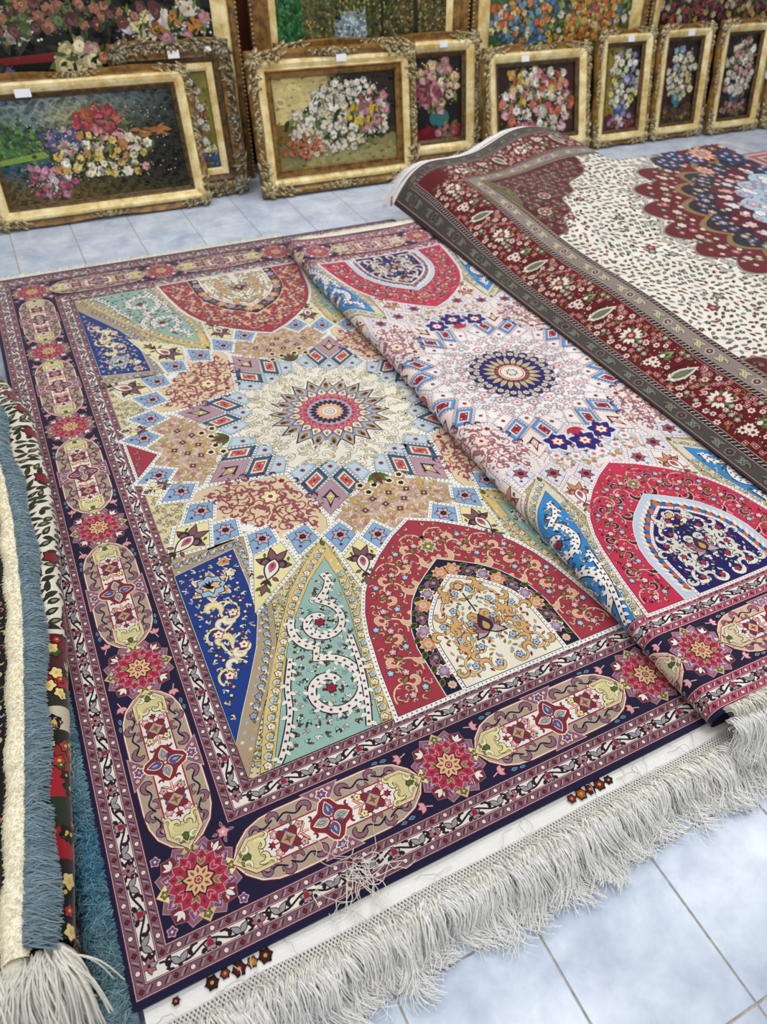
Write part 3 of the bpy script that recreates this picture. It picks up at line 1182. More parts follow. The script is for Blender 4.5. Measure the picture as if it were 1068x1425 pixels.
    def thick(path, w, lay=10):
        Q.add(ribbon(path, w + .006), C['line'], lay)
        Q.add(ribbon(path, w), C['white'], lay + 1)
        for z, u in zip(*arcres(path, .022, False)):
            Q.add(z + star(5, .0052, .0026), C['line'], lay + 2)
            Q.add(z + ell(.0016, n=5), C['red'], lay + 3)
            sd = 1 if rng.random() < .5 else -1
            L = leaf(.018, .010) * u * np.exp(1j * sd * .9)
            Q.add(z + u * sd * 1j * w * .4 + L, C['white'], lay + 1)
    c1, c2 = -.390 - .860j, -.440 - 1.055j
    thick(np.concatenate([[-.320 - .705j, -.315 - .735j, -.335 - .765j], spiral(c1, .070, .020, 1.3, -5.6, 26)]), .0160)
    thick(np.concatenate([spiral(c1, .075, .085, 2.6, 4.5, 8)[:-1], spiral(c2, .092, .026, 1.6, -5.8, 28)]), .0180, 13)
    thick(smooth([-.335 - .93j, -.345 - 1.0j, -.355 - 1.05j, -.375 - 1.12j, -.40 - 1.185j], 6), .012, 16)
    thick(smooth([-.50 - .935j, -.535 - 1.01j, -.555 - 1.08j, -.60 - 1.16j, -.62 - 1.185j], 6), .012, 16)
    for z in (c1, c2):
        flower(Q, z, .012, C['red'], C['line'], C['deep'], 6, 0, 14)
    # pale blue kites and yellow kites
    lbs = [(10, .638), (20, .622), (30, .632), (40, .662), (50, .668), (60, .640), (70.5, .622), (80.5, .640)]
    for dl, rr in lbs:
        a = 270 - dl
        e = np.exp(1j * math.radians(a))
        kt = np.array([rr - .050, rr + .045j, rr + .070, rr - .045j]) * e
        Q.add(grow(kt, .0125), C['bead_ground'], 5)
        panel(Q, kt, C['sky'], True, 6)
        c = rr * e
        for s in range(0, 360, 60):
            leafy(Q, c, math.radians(s + a), .026, .015, C['kflower'], C['line'], 8)
        Q.add(c + lobes(6, .0105, .2, 3), C['line'], 10)
        Q.add(c + ell(.004, n=6), C['deep'], 11)
        Q.add((rr + .040) * e + star(5, .008, .004), C['deep'], 8)
        for s in (-1, 1):
            Q.add((rr + .016 + s * .026j) * e + leaf(.007, .004) * e, C['navyp'], 8)
            Q.add((rr - .022 + s * .012j) * e + leaf(.007, .004) * e, C['navyp'], 8)
    for dl, r0, r1, r2 in ((15.5, .645, .71, .86), (35, .665, .735, .93), (55.5, .665, .735, .825), (76, .640, .672, .706)):
        a = 270 - dl
        e = np.exp(1j * math.radians(a))
        wd = .062 if 20 < dl < 70 else (.052 if dl < 20 else .034)
        kt = clipq(np.array([r0, r1 + wd * 1j, r2, r1 - wd * 1j]) * e)
        Q.add(grow(kt, .0125), C['bead_ground'], 7)
        panel(Q, kt, C['yellowk'], True, 8)
        f = Pat()
        for s in (-1, 1):
            leafy(f, .0 + 0j, PI - s * .42, .052, .020, C['kdark2'], C['kdark'], 0)
            leafy(f, .004 + s * .010j, s * 1.75, .036, .020, C['kdark2'], C['kdark'], 0)
            comma(f, .012 + s * .028j, s * .6, .03, C['kdark'], None, s < 0, 1)
            leafy(f, -.030 + s * .032j, .2, .018, .009, C['green'], None, 1)
            leafy(f, .070 + s * .012j, .2, .012, .006, C['green'], None, 1)
        leafy(f, .074 + 0j, 0, .038, .014, C['kdark2'], C['kdark'], 2)
        for s in (-1, 1):
            leafy(f, .086 + s * .004j, s * .8, .020, .009, C['green'], C['kdark'], 1)
            leafy(f, .050 + s * .012j, s * 1.1, .018, .010, C['kdark2'], C['kdark'], 1)
        b = leaf(.070, .034, 6, .8) - .012
        f.add(grow(b, .004), C['kdark'], 2)
        f.add(b, C['white'], 3)
        f.add(b * .6 + .002, C['pinkd'], 4)
        f.add(b * .3 + .004, C['rose'], 5)
        for s in (-1, 0, 1):
            leafy(f, .060 + 0j, s * .6, .022, .011, C['kdark'], None, 2)
        sc_ = 1. if dl > 20 else .86
        Q.put(f.motif(), (r1 + (.012 if dl < 70 else -.018)) * e, math.radians(a), sc_ * (.55 if dl > 70 else 1.08), False, 10)
    p.quad(Q)
    # ---- red triangle at the two long sides
    for s in (-1, 1):
        tri = np.array([-.612, -.692 - .092j, -.692 + .092j]) * s
        p.add(grow(tri, .013), C['bead_ground'], 9)
        panel(p, tri, C['crimson'], True, 10)
        for q in (-.05, -.018, .018, .05):
            comma(p, s * (-.672 + 1j * q), 1.2, .022, C['pinkd'], C['line'], q > 0, 12)
    # ---- domes at both ends
    dl = np.array([-.003 - .613j, -.075 - .655j, -.144 - .709j, -.20 - .765j, -.238 - .818j, -.268 - .880j, -.288 - .945j, -.312 - 1.068j, -.328 - 1.192j])
    nl = np.array([-.002 - .789j, -.055 - .825j, -.098 - .857j, -.135 - .895j, -.160 - .935j, -.184 - .985j, -.196 - 1.04j, -.198 - 1.192j])
    cl = np.array([-.002 - .867j, -.035 - .890j, -.066 - .914j, -.10 - .950j, -.123 - .985j, -.137 - 1.03j, -.141 - 1.076j, -.143 - 1.192j])
    D = Pat()

    def full(h):
        return np.concatenate([h, -np.conj(h[1:])[::-1]])
    dm, nm, cm = full(dl), full(nl), full(cl)
    D.add(grow(dm, .0125), C['bead_ground'], 11)
    panel(D, dm, C['crimson'], True, 12)
    # scrolls in the crimson, mirrored
    Hf = Pat()
    band = np.concatenate([dl, nl[::-1]])
    midl = smooth([-.0 - .70j, -.075 - .745j, -.155 - .805j, -.205 - .87j, -.235 - .945j, -.255 - 1.03j, -.263 - 1.11j, -.265 - 1.18j], 6)
    for i, (z, u) in enumerate(zip(*arcres(midl, .062, False))):
        sd = 1 if i % 2 else -1
        sp = spiral(z + u * 1j * sd * .010, .044, .010, np.angle(u) + sd * 1.2, np.angle(u) + sd * 1.2 + sd * 4.6, 18)
        Hf.add(ribbon(sp, np.linspace(.0036, .006, 18)), C['dscr'], 14)
        comma(Hf, sp[4], np.angle(sp[5] - sp[4]) + sd * .9, .052, C['dleaf'], C['dscr'], sd < 0, 15)
        comma(Hf, sp[10], np.angle(sp[11] - sp[10]) + sd * .9, .03, C['dleaf'], C['dscr'], sd > 0, 15)
        flower(Hf, sp[-1], .0095, C['pink'], C['line'], C['cream'], 5, 0, 17)
        leafy(Hf, sp[7], np.angle(sp[8] - sp[7]) - sd, .022, .010, C['olive'], C['line'], 16)
        flower(Hf, z - u * 1j * sd * .032, .0085, C['sky2'], C['line'], C['cream'], 5, 0, 16)
    scroll_fill(Hf, grow(band, -.006), .023, C['dline'], [C['dleaf'], C['dscr'], C['sand'], C['olive']], None, C['line'], 13, 31, .005)
    flower(D, 0 - .735j, .020, C['olive'], C['dscr'], C['yellow'], 8, 0, 17)
    # navy arch
    NB = Pat()
    NB.add(grow(nm, .0025), C['dline2'], 18)
    NB.add(nm, C['arch'], 19)
    nmid = np.array([(a + b) / 2 for a, b in zip(nl, cl)])
    for i, (z, u) in enumerate(zip(*arcres(nmid, .044 if style == 1 else .022, False))):
        if style == 1:
            flower(Hf, z, (.0195, .014, .017)[i % 3], (C['orange'], C['gdark'], C['pinkd'])[i % 3], (C['peach'], C['mauve'], C['cream'])[i % 3], C['greyp'], 8, 0, 20, (C['peach'], C['mauve'], C['lav'])[i % 3])
            comma(Hf, z + u * .022, np.angle(u) + .5, .024, C['mauve'], C['pinkd'], bool(i % 2), 20)
            leafy(Hf, z + u * .02 - u * .014j, np.angle(u) - .6, .022, .012, C['gdark'], C['olive'], 20)
            leafy(Hf, z + u * .016 + u * .014j, np.angle(u) + .6, .018, .009, C['gdark'], C['mauve'], 20)
        else:
            leafy(Hf, z - u * .016, np.angle(u) + .75, .046, .019, C['blue'] if i % 2 else C['orange'], C['line'], 20)
            leafy(Hf, z - u * .002 - u * .014j, np.angle(u) + .75, .030, .010, C['cream'], C['sky'], 20)
    NB.add(grow(cm, .012), C['bead_ground'], 23)
    NB.add(grow(cm, .002), C['line'], 24)
    NB.add(cm, C['niche'], 25)
    carpet_beads(NB, cm, .0065, .0115, .0045, C['bead'], 24)
    # niche
    cml = np.concatenate([cl, [0 - 1.192j]])
    for c_, r0, a0, a1 in ((-.055 - .975j, .042, .6, 6.3), (-.085 - 1.065j, .044, 2.2, -4.), (-.048 - 1.105j, .036, 0, 5.5), (-.09 - 1.15j, .036, .8, 6), (-.022 - .925j, .024, 0, 5), (-.105 - 1.01j, .028, 3, 8), (-.035 - 1.03j, .026, 1, -4), (-.03 - 1.165j, .026, 2, 7)):
        sp = spiral(c_, r0, .009, a0, a1, 20)
        wv = np.linspace(.0042, .0075, 20) if style == 1 else np.linspace(.009, .014, 20)
        Hf.add(ribbon(sp, wv + .003), C['nline'], 26)
        Hf.add(ribbon(sp, wv), C['nscr'], 27)
        for j in (4, 9, 14):
            comma(Hf, sp[j], np.angle(sp[j + 1] - sp[j]) + .9, .032 if style == 1 else .036, C['nleaf'], C['nline'], j == 9, 28)
        flower(Hf, c_, .009, C['sky2'] if style == 1 else C['rose'], C['line'], C['red'], 5, 0, 29)
    scroll_fill(Hf, grow(cml[::-1] if False else cml, -.006), .019, None, [C['nleaf'], C['olive'], C['sky'], C['red']], None, C['nline'], 26, 41, .006, False)
    Hf = keep_inside(Hf, grow(dm, -.001))
    for part in (D, NB):
        p.extend(part)
        p.extend(part, np.conj, True)
    p.extend(Hf)
    p.extend(Hf, lambda q: -np.conj(q), True)
    p.extend(Hf, np.conj, True)
    p.extend(Hf, lambda q: -q)
    # middle palmette of the niche
    for sv in (1, -1):
        T = Pat()
        palmette(T, -1.07j, PI / 2, .044, C['mauve'], C['plum'], C['gold'], C['line'], 30)
        for s in (-1, 1):
            leafy(T, -1.055j + s * .004, PI / 2 + s * 2.1, .052, .022, C['greyp'], C['line'], 30)
            leafy(T, -.955j + s * .003, s * .5 + (0 if s > 0 else PI), .018, .010, C['gold'], C['line'], 30)
        T.add(ribbon(np.array([-1.0j, -.93j]), .004), C['line'], 30)
        flower(T, -.905j, .012, C['peach'], C['line'], C['orange'], 6, 0, 30)
        p.extend(T, None if sv > 0 else np.conj, sv < 0)


BASE = dict(capc='#D8CC96', edge='#17163A', guard='#7E5A66', guard2='#B9949B', white='#EAE4DC', navy='#1C1838', line='#231820', line2='#4A2635', pink='#D7A3A8',
            dot='#F0D9D6', deep='#7A1526', vine='#2A1722', calyx='#9A969C', red='#9A2036', pinkd='#A76A74', cream='#EDE3CE', mauve='#8C6170', yellow='#E9DF9C',
            sand='#CDB98E', olive='#7C7A3C', maroon='#7B2A35', purple='#6A4B78', rose='#B02E4A', rosel='#B84A62', peach='#E2B78E', taupe='#B09C8A', brown='#8A4E2C',
            gold='#BFA052', green='#4F6A24', lemon='#E6DCA4', sky='#86ABD0', sky2='#9DBEDB', teal='#3F6E70', bead_ground='#F0EEE8', bead='#4F4A48',
            tan='#C6A995', tan2='#B8A38E', tanline='#8A6E60', peachg='#DEC8A4', maroonf='#6E3136', pink2='#C77F7C', gdark='#2C3A18', navyb='#201A6E', scr='#9A4E54',
            scrleaf='#9C4F6A', scrline='#6E2B35', plum='#3F2340', cwhite='#EAE4D4', cscr='#CFC8AE', cscr2='#6C6752', arm1='#B2909C', arm1d='#3A2030', arm1c='#B9A53C',
            arm2='#1F5280', arm2b='#5E6468', arm2c='#BF5A54', arm3='#A9C0D2', arm3b='#BFD0DA', lav='#8F9FC6', lav2='#B0A4B8', navyp='#27234E', greyp='#B3A6A8',
            webg='#D9CDA0', band1='#D8BE7C', band2='#AE9A7E', blue='#1B3A86', orange='#D08A50', green_p='#95B8AD', kflower='#C9A5AE', kdark='#3C2630', kdark2='#7B5560',
            yellowk='#E9DFA6', crimson='#A23646', dscr='#E2C4A6', dleaf='#D8AE8E', dline='#74232F', dline2='#E6DFD0', arch='#171534', niche='#E9E4D2', nline='#5D4A34',
            nscr='#DDBB86', nleaf='#D2A56C')
PINK = dict(BASE, capc='#E0CDB4', guard='#B0566C', guard2='#E0B3BC', white='#F1ECE8', line2='#7A2A40', pink='#E6B7C0', tan='#E6DEDC', tan2='#D9C6C4', tanline='#8E6E70', peachg='#E9E0DC',
            scr='#B56A70', scrleaf='#9C6A80', bead_ground='#EFE6E6', bead='#B76C80', webg='#BDB77C', band1='#D9CFB8', band2='#D9CDC4', yellowk='#EDE3D8', green_p='#2F86C9', blue='#2C66B0',
            sky='#D9DCE8', kflower='#B5505A', crimson='#C32B4E', dscr='#E7A7A8', dleaf='#3A1A2A', dline='#7A1A30', arch='#BFCBDD', dline2='#F0E6E0', niche='#16125E', nline='#2A2270',
            nscr='#E6E2D0', nleaf='#DAD6C4', arm1='#EBDCD4', arm1d='#5A2430', arm1c='#D9A9A2', arm2='#4E8FD0', arm2b='#6DA3DA', arm2c='#9A2036', arm3='#E3DCE0', arm3b='#EFE8E6',
            cwhite='#EFE9E8', cscr2='#9C8E98', taupe='#E2B9A0', mauve='#A2687C', purple='#7A6AA8', navyp='#3A3A7A', kdark='#7A3A3C', kdark2='#C98A70', orange='#C8683C', yellow='#EBD9C4')

# ---------------------------------------------------------------- dome rug lying open
RC = (.875, 1.975)
RW, RL = 1.010, 1.512
ZM = .060
dome_rug = tag(empty('dome_rug', (RC[0], RC[1], 0)), 'open rug with pale dome medallion, sea-green panels and navy edge, in front', 'rug')


def flat(u, v, h):
    return np.stack([u, v, ZM + h], 1)


pt = Pat()
dome_field(pt, BASE, 1)
build_pat('field_pattern', pt, flat, M_pile, dome_rug, .00013)['kind'] = 'stuff'
pt = Pat()
border(pt, RW, RL, BASE)
build_pat('border_pattern', pt, flat, M_pile, dome_rug, .00013)['kind'] = 'stuff'
bk = box('backing', -RW, RW, -RL, RL, ZM - .007, ZM - .0003, plain('rug_edge_navy', '#191738', .95), dome_rug)

# ---------------------------------------------------------------- second rug, folded lengthwise, lying on it
C2 = (1.555, 1.850)
S2U, S2V = .95, .930
Z2, R2 = .131, .0325
UF = -.335 / S2U
folded_rug = tag(empty('folded_rug', (C2[0], C2[1], 0)), 'pink and blue rug with white medallion, left side rolled under, lying over the open rug', 'rug')


def wav(v):
    return .006 * np.sin(v * 2.1 + .6) + .004 * np.sin(v * 5.3)


def fold2(u, v, h):
    x = u * S2U
    y = v * S2V
    s = np.maximum(-(x + .335), 0)
    a = np.minimum(s / R2, PI)
    rest = np.maximum(s - PI * R2, 0)
    r = R2 + h
    px = np.where(s > 0, -.335 - r * np.sin(a) + rest, x)
    pz = np.where(s > 0, Z2 - R2 + r * np.cos(a), Z2 + h)
    dip = .012 * np.exp(-((x - .05) / .3) ** 2) * (1 - .3 * np.cos(y * 3))
    pz = pz - np.where(s > 0, 0, np.minimum(1, (x + .335) / .08) * dip)
    return np.stack([px + wav(y) * np.exp(-np.maximum(x + .335, 0) / .2), y, pz], 1)


def crop(pat, u0, u1):
    q = Pat()
    for a, c, h in zip(pat.P, pat.C, pat.H):
        lo, hi = a.real.min(), a.real.max()
        if hi < u0 or lo > u1:
            continue
        if lo < u0 or hi > u1:
            a = np.clip(a.real, u0, u1) + 1j * a.imag
        q.add(a, c, h)
    return q


U0, U1 = -.505, .50
zone = ((-.49, UF + .01, .0075),)
pt = Pat()
dome_field(pt, PINK, 2)
build_pat('field_pattern', crop(pt, U0, U1), fold2, M_pile, folded_rug, .00022, .03, zone)['kind'] = 'stuff'
pt = Pat()
border(pt, RW, RL, PINK)
build_pat('border_pattern', crop(pt, U0, U1), fold2, M_pile, folded_rug, .00022, .03, zone)['kind'] = 'stuff'
M_back2 = plain('rug_back_navy', '#2A2140', .95)
grid_mesh('backing', np.concatenate([np.linspace(U0, UF, 28), np.linspace(UF + .01, U1, 24)]), np.linspace(-RL, RL, 60),
          lambda u, v: fold2(u, v, np.full_like(u, -.004)), M_back2, folded_rug)

# ---------------------------------------------------------------- red rug draped over a pile, on the right
red_rug = tag(empty('red_border_rug', (1.89, 3.5, 0)), 'dark red bordered rug with white leafy field, draped over a pile at right', 'rug')


def sst(x):
    x = np.clip(x, 0, 1)
    return x * x * (3 - 2 * x)


def outside_red(x, y):
    a = np.maximum(x - 2.99, 0)
    b = np.maximum(np.maximum(y - 3.13, 0), np.maximum(x - 3.76, 0))
    return np.minimum(a, b)


def red_map(s, y, h):
    zt = .265 + .062 * sst((y - 1.6) / 1.9)
    t = np.clip(s / .37, 0, 1)
    fr = sst((y - 2.3) / 1.1)
    prof = (.55 * t + .45 * sst(t)) * (1 - fr) + fr * (1 - (1 - np.clip(s / .27, 0, 1)) ** 2.6)
    x = 1.885 + s * .93
    z = .139 + (zt - .139) * prof + .02 * np.clip((s - .37) / .8, 0, 1)
    z = z + .034 * sst((x - 2.35) / .4) * sst((y - 2.9) / .6) * (1 - sst((x - 2.8) / .25))
    z = z + .004 * np.sin(x * 9 + y * 4) * sst(s / .3) + .005 * np.sin(y * 7 + x * 3) * sst(s / .3)
    yy = y + .17 * sst((x - 2.2) / .6) * np.clip((y - 2.4) / 1.1, 0, 1)
    d = outside_red(x, yy - .0)
    z = z - np.minimum(np.maximum(d - .02, 0) * 2.6 + d * d * 6, .33)
    nx = -.35 * (1 - sst(s / .37))
    return np.stack([x + h * nx, yy, z + h], 1) - np.array([1.89, 3.5, 0])


RS_MAX = 2.10
NEAR = .62
FAR = 3.49


def red_pattern():
    B, F = Pat(), Pat()
    LN = FAR - NEAR
    gd, gl, dk, rd = '#6B6058', '#8F8076', '#24161A', '#600C16'

    def strip(s0, s1, col, lay, f0=None):
        """band at depth s0..s1 along the left edge, turning along the far edge"""
        B.add(np.array([s0 + 1j * (FAR - s0), s0 + 1j * NEAR, s1 + 1j * NEAR, s1 + 1j * (FAR - s1)]), col, lay)
        B.add(np.array([s0 + 1j * (FAR - s0), s1 + 1j * (FAR - s1), RS_MAX + 1j * (FAR - s1), RS_MAX + 1j * (FAR - s0)]), col, lay)
    for s0, s1, c in ((0, .012, '#3A2A2A'), (.012, .066, '#4A4440'), (.066, .088, dk), (.088, .262, rd), (.262, .282, dk), (.282, .336, '#8C8078'), (.336, .357, dk)):
        strip(s0, s1, c, 0)
    for s0 in (.012, .066, .088, .262, .282, .336, .357):
        strip(s0 - .0014, s0 + .0014, '#A58C86', 1)

    def both(s, unit, per, lay, ph=0.):
        n = int(LN / per)
        for i in range(n):
            z = s + 1j * (FAR - s - per * (i + .5 + ph))
            if z.imag > NEAR:
                B.put(unit, z, -PI / 2, 1, False, lay)
        for i in range(int((RS_MAX - s) / per)):
            B.put(unit, s + per * (i + .5 + ph) + 1j * (FAR - s), 0, 1, True, lay)
    # zigzag dark lines
    u = Pat()
    u.add(np.array([-.0075 - .006j, -.003 - .006j, .0075 + .006j, .003 + .006j]), '#CBBDB6', 0)
    for s in (.077, .272, .3465):
        both(s, u.motif(), .0185, 2)
    # grey guards: medallion, blossom, curl
    for s, c1, c2 in ((.039, '#6E6660', '#1E1A1A'), (.309, '#B7ABA2', '#4A4140')):
        u = Pat()
        u.add(lobes(6, .0165, .1, 3) * (1.1), c1, 0)
        u.add(ell(.0125, n=9), '#3B2226' if s < .1 else '#5A2A34', 1)
        u.add(ell(.005, n=6), c1, 2)
        for q in (-1, 1):
            for k in range(4):
                flower(u, q * .055 + .010 * np.exp(1j * (PI / 4 + k * PI / 2)), .0085, '#7C8272' if s < .1 else '#C9C79A', c2, c2, 4, .4, 0)
            comma(u, q * .088 - .006j, 0 if q > 0 else PI, .034, c1, c2, q < 0, 0, 1.3)
            leafy(u, q * .030 + .012j, 0 if q > 0 else PI, .018, .008, c1, c2, 0)
            leafy(u, q * .030 - .012j, 0 if q > 0 else PI, .018, .008, c1, c2, 0)
        both(s, u.motif(), .22, 2)
    # main red border
    W_, P_, O_, G_ = '#E3DBCF', '#C9938A', '#8A6A3A', '#5C6B3C'
    r = np.random.default_rng(4)
    u = Pat()

    def sq(z, sz=.0085):
        u.add(z + lobes(4, sz, .22, 3, PI / 4), P_, 0)
        u.add(z + lobes(4, sz * .72, .22, 3, PI / 4), '#7A2226', 1)
        u.add(z + ell(sz * .3, n=5), W_, 2)
    # large sunflower rosette
    for k in range(14):
        a = 2 * PI * k / 14
        leafy(u, -.135 + .016 * np.exp(1j * a), a, .028, .0135, W_ if k % 5 else G_, '#4A3A2E', 1)
    u.add(-.135 + ell(.017, n=10), '#8E1A26', 4)
    u.add(-.135 + lobes(6, .009, .2, 3), P_, 5)
    # three white flowers with a green calyx
    for z in (.02 - .022j, -.004 - .044j + .02, .045 - .030j):
        for k in range(7):
            a = 2 * PI * k / 7
            leafy(u, z + .005 * np.exp(1j * a), a, .014, .010, W_, '#5A3034', 2)
        u.add(z + ell(.006, n=7), '#8E1A26', 5)
    palmette(u, .035 + .008j, PI / 2 - .2, .034, G_, '#8C9A6A', '#3E4A2A', '#3A2A22', 2)
    leafy(u, .03 + .0j, PI / 2, .022, .018, W_, '#6A4A4A', 6)
    # long pointed medallion leaf
    leafy(u, .135 - .048j, PI / 2 - .25, .098, .038, '#9AA08A', W_, 2)
    leafy(u, .139 - .034j, PI / 2 - .25, .066, .019, '#6E7A5A', '#3E3A2E', 4)
    for s in (-1, 1):
        leafy(u, .135 - .046j, PI / 2 - .25 + s * 1.1, .026, .012, W_, '#6E4A3A', 3)
        sp = smooth([.128 - .060j + s * .004, .135 + s * .034 - .040j, .145 + s * .040 - .0j, .150 + s * .026 + .036j], 6)
        u.add(ribbon(sp, np.array([.002] + [.008] * (len(sp) - 2) + [.002])), '#3E1418', 1)
    for z in (-.19 + .05j, -.175 + .062j, -.20 + .035j, -.08 + .058j, -.062 + .05j, .19 + .052j, .205 + .044j, .218 + .055j, .178 + .062j, .22 - .02j,
              -.21 - .045j, .08 - .062j, -.04 + .06j, -.055 - .012j, .085 + .040j, .215 + .02j):
        sq(z)
    for z in (-.085 - .02j, -.07 + .018j, -.19 - .012j, -.10 - .058j, .085 - .015j, .19 - .055j, -.165 - .062j, .0 + .05j, .185 + .012j):
        flower(u, z, .0105, W_, '#5A2A2C', '#8E1A26', 6, r.uniform(0, 6), 1, P_)
    for z in (-.215 + .01j, -.03 - .06j, .10 + .062j, .165 - .062j, -.115 + .062j, .06 + .062j):
        leafy(u, z, r.uniform(0, 6), .024, .010, O_, '#4A1A1C', 1)
        u.add(ribbon(spiral(z, .020, .010, 0, 4, 10), .0022), O_, 0)
    busy = [-.135, .02 - .022j, .016 - .044j, .045 - .030j, .035 + .03j, .13 - .02j, .14 + .02j]
    got = []
    for k in range(900):
        z = r.uniform(-.228, .228) + 1j * r.uniform(-.076, .076)
        if min(abs(z - b_) for b_ in busy) < .046 or (got and min(abs(z - g_) for g_ in got) < .0235):
            continue
        got.append(z)
        t_ = len(got) % 6
        if t_ < 2:
            sq(z, .0100)
        elif t_ == 2:
            flower(u, z, .0125, W_, '#5A2A2C', '#8E1A26', 6, r.uniform(0, 6), 1, P_)
        elif t_ == 3:
            flower(u, z, .0105, '#9AA08A', '#3A2A22', W_, 5, r.uniform(0, 6), 1)
        elif t_ == 4:
            leafy(u, z - .010, r.uniform(0, 6), .024, .011, G_ if k % 2 else O_, '#3E1418', 1)
        else:
            comma(u, z, r.uniform(0, 6), .026, P_, '#3E1418', k % 2 == 0, 1, 1.4)
    for k in range(46):
        z = r.uniform(-.225, .225) + 1j * r.uniform(-.075, .075)
        u.add(z + ell(.0026, n=5), W_ if k % 3 else P_, 0)
    for k in range(10):
        z = r.uniform(-.2, .2) + 1j * r.uniform(-.06, .06)
        u.add(ribbon(spiral(z, .03, .016, r.uniform(0, 6), r.uniform(6, 9), 12), .0016), '#9A4A44', 0)
    both(.175, u.motif(), .46, 2, .10)

    # ------------------------------------------------ white field
    s0 = .357
    F.add(np.array([s0 + 1j * NEAR, RS_MAX + 1j * NEAR, RS_MAX + 1j * (FAR - s0), s0 + 1j * (FAR - s0)]), '#E9E4DA', 0)
    MC = (3.78 - 1.885) / .93 + 2.22j
    sx, sy = 1 / .93, .80
    cm = [('#4B4A36', .34), ('#6B2A34', .2), ('#6E5A48', .2), ('#7C8484', .12), ('#3D3A34', .14)]
    names = [c for c, _ in cm]
    pr = np.array([w for _, w in cm])
    # vines
    vines = []
    for k in range(26):
        z = s0 + .03 + r.uniform(0, 1.2) + 1j * r.uniform(.9, 3.1)
        a = r.uniform(0, 6.28)
        vines.append(smooth([z, z + .09 * np.exp(1j * a), z + .17 * np.exp(1j * (a + .5)), z + .24 * np.exp(1j * (a + 1.1)), z + .30 * np.exp(1j * (a + 1.7))], 6))
    for v in vines:
        F.add(ribbon(v, .0022), '#8A8078', 1)
    cl = [(z, sz) for z, sz in ((.62 + 1.98j, .05), (.56 + 2.30j, .05), (.80 + 1.66j, .05), (.60 + 2.74j, .05), (.78 + 2.42j, .04))]
    fl = []
    for k in range(34):
        fl.append(s0 + .06 + r.uniform(0, 1.3) + 1j * r.uniform(.9, 3.1))
    st = .034
    for i, yy in enumerate(np.arange(.75, FAR - s0, st)):
        for xx in np.arange(s0 + .014 + (i % 2) * st / 2, 1.75, st):
            z = xx + r.uniform(-.009, .009) + 1j * (yy + r.uniform(-.009, .009))
            if min(abs(z - f) for f in fl) < .026:
                continue
            if min(abs(z - c) for c, _ in cl) < .052:
                continue
            a = 2.2 * math.sin(xx * 4.1 + yy * 1.7) + 1.6 * math.cos(yy * 3.3 - xx * 2.) + r.normal(0, .55)
            c = names[r.choice(5, p=pr)]
            k_ = r.random()
            if k_ < .80:
                L = leaf(.034 * r.uniform(.8, 1.15), .0165, 4, r.uniform(.6, 1.))
                F.add((L - .016) * np.exp(1j * a) + z, c, 1)
                if k_ < .35:
                    F.add((L * .5 - .007) * np.exp(1j * a) + z, '#A08C7C' if c != '#6B2A34' else '#A8525A', 2)
            else:
                F.add(z + lobes(5, .0125, .25, 3, a), c, 1)
                F.add(z + ell(.0028, n=5), '#E9E4DA', 2)
    for c, sz in cl:
        for a in range(3):
            for b in range(3):
                z = c + ((a - 1) * .036 + (b % 2) * .012) + 1j * (b - 1) * .034
                for k in range(4):
                    F.add(z + .0085 * np.exp(1j * (k * PI / 2 + .4)) + ell(.0062, n=5), '#33342E', 2)
    for i, z in enumerate(fl):
        cc = ['#7E2030', '#8E3A44', '#6E7F84', '#56642E'][i % 4]
        flower(F, z, .021, cc, '#3A2A2A', '#C7A79A', 6, i, 2, '#B5606A' if i % 4 < 2 else '#A9A58C')
    # wine spandrels at the corners
    for sgn, y0 in ((1, 2.52), (-1, 1.42)):
        yf = FAR - s0 if sgn > 0 else NEAR + .05
        pts = [s0 + 1j * y0, s0 + .07 + 1j * (y0 + sgn * .02), s0 + .12 + 1j * (y0 + sgn * .12), s0 + .20 + 1j * (y0 + sgn * .16), s0 + .24 + 1j * (y0 + sgn * .27),
               s0 + .36 + 1j * (y0 + sgn * .31), s0 + .42 + 1j * (y0 + sgn * .40), s0 + .6 + 1j * (y0 + sgn * .47), s0 + .68 + 1j * (y0 + sgn * .62)]
        e = smooth(pts, 5)
        e = e[(e.imag < FAR - s0)]
        poly = np.concatenate([e, [e[-1].real + 1j * yf, s0 + 1j * yf]])
        F.add(grow(poly, .008), '#8C7A5A', 3)
        F.add(poly, '#551826', 4)
        scroll_fill(F, poly, .05, '#8C7A5A', ['#9A5A66', '#7E6A78', '#A89A80', '#3E2A44'], ['#B58A90', '#8C8A5C'], '#2E1018', 5, 61 + sgn, .012)
        for z in (s0 + .07 + 1j * (y0 + sgn * .2), s0 + .17 + 1j * (y0 + sgn * .33)):
            F.add(z + lobes(8, .042, .06, 4) * 1., '#2A2028', 9)
            F.add(z + lobes(8, .036, .06, 4), '#B9B4A0', 10)
            flower(F, z, .024, '#A85A60', '#5A2A30', '#D9C0A0', 7, 0, 11)
        cz = s0 + .045 + 1j * (y0 + sgn * .42)
        if sgn > 0:
            kp = np.array([s0 + 1j * (y0 + .28), s0 + .05 + 1j * (y0 + .40), s0 + .04 + 1j * (y0 + .55), s0 + 1j * (y0 + .62)])
            F.add(kp, '#6E6648', 12)
            scroll_fill(F, kp, .03, None, ['#8C8A5C', '#A89A80', '#551826'], None, '#3A3424', 13, 9, .003, False)
    # medallion rings, scalloped
    def ring(rad, n, d, col, lay, rot=0.):
        a = np.arange(n * 10) * 2 * PI / (n * 10)
        rr = rad * (1 + d * abs(np.sin(n * a / 2 + rot)) - d / 2)
        F.add(MC + rr * np.cos(a) * sx + 1j * rr * np.sin(a) * sy, col, lay)
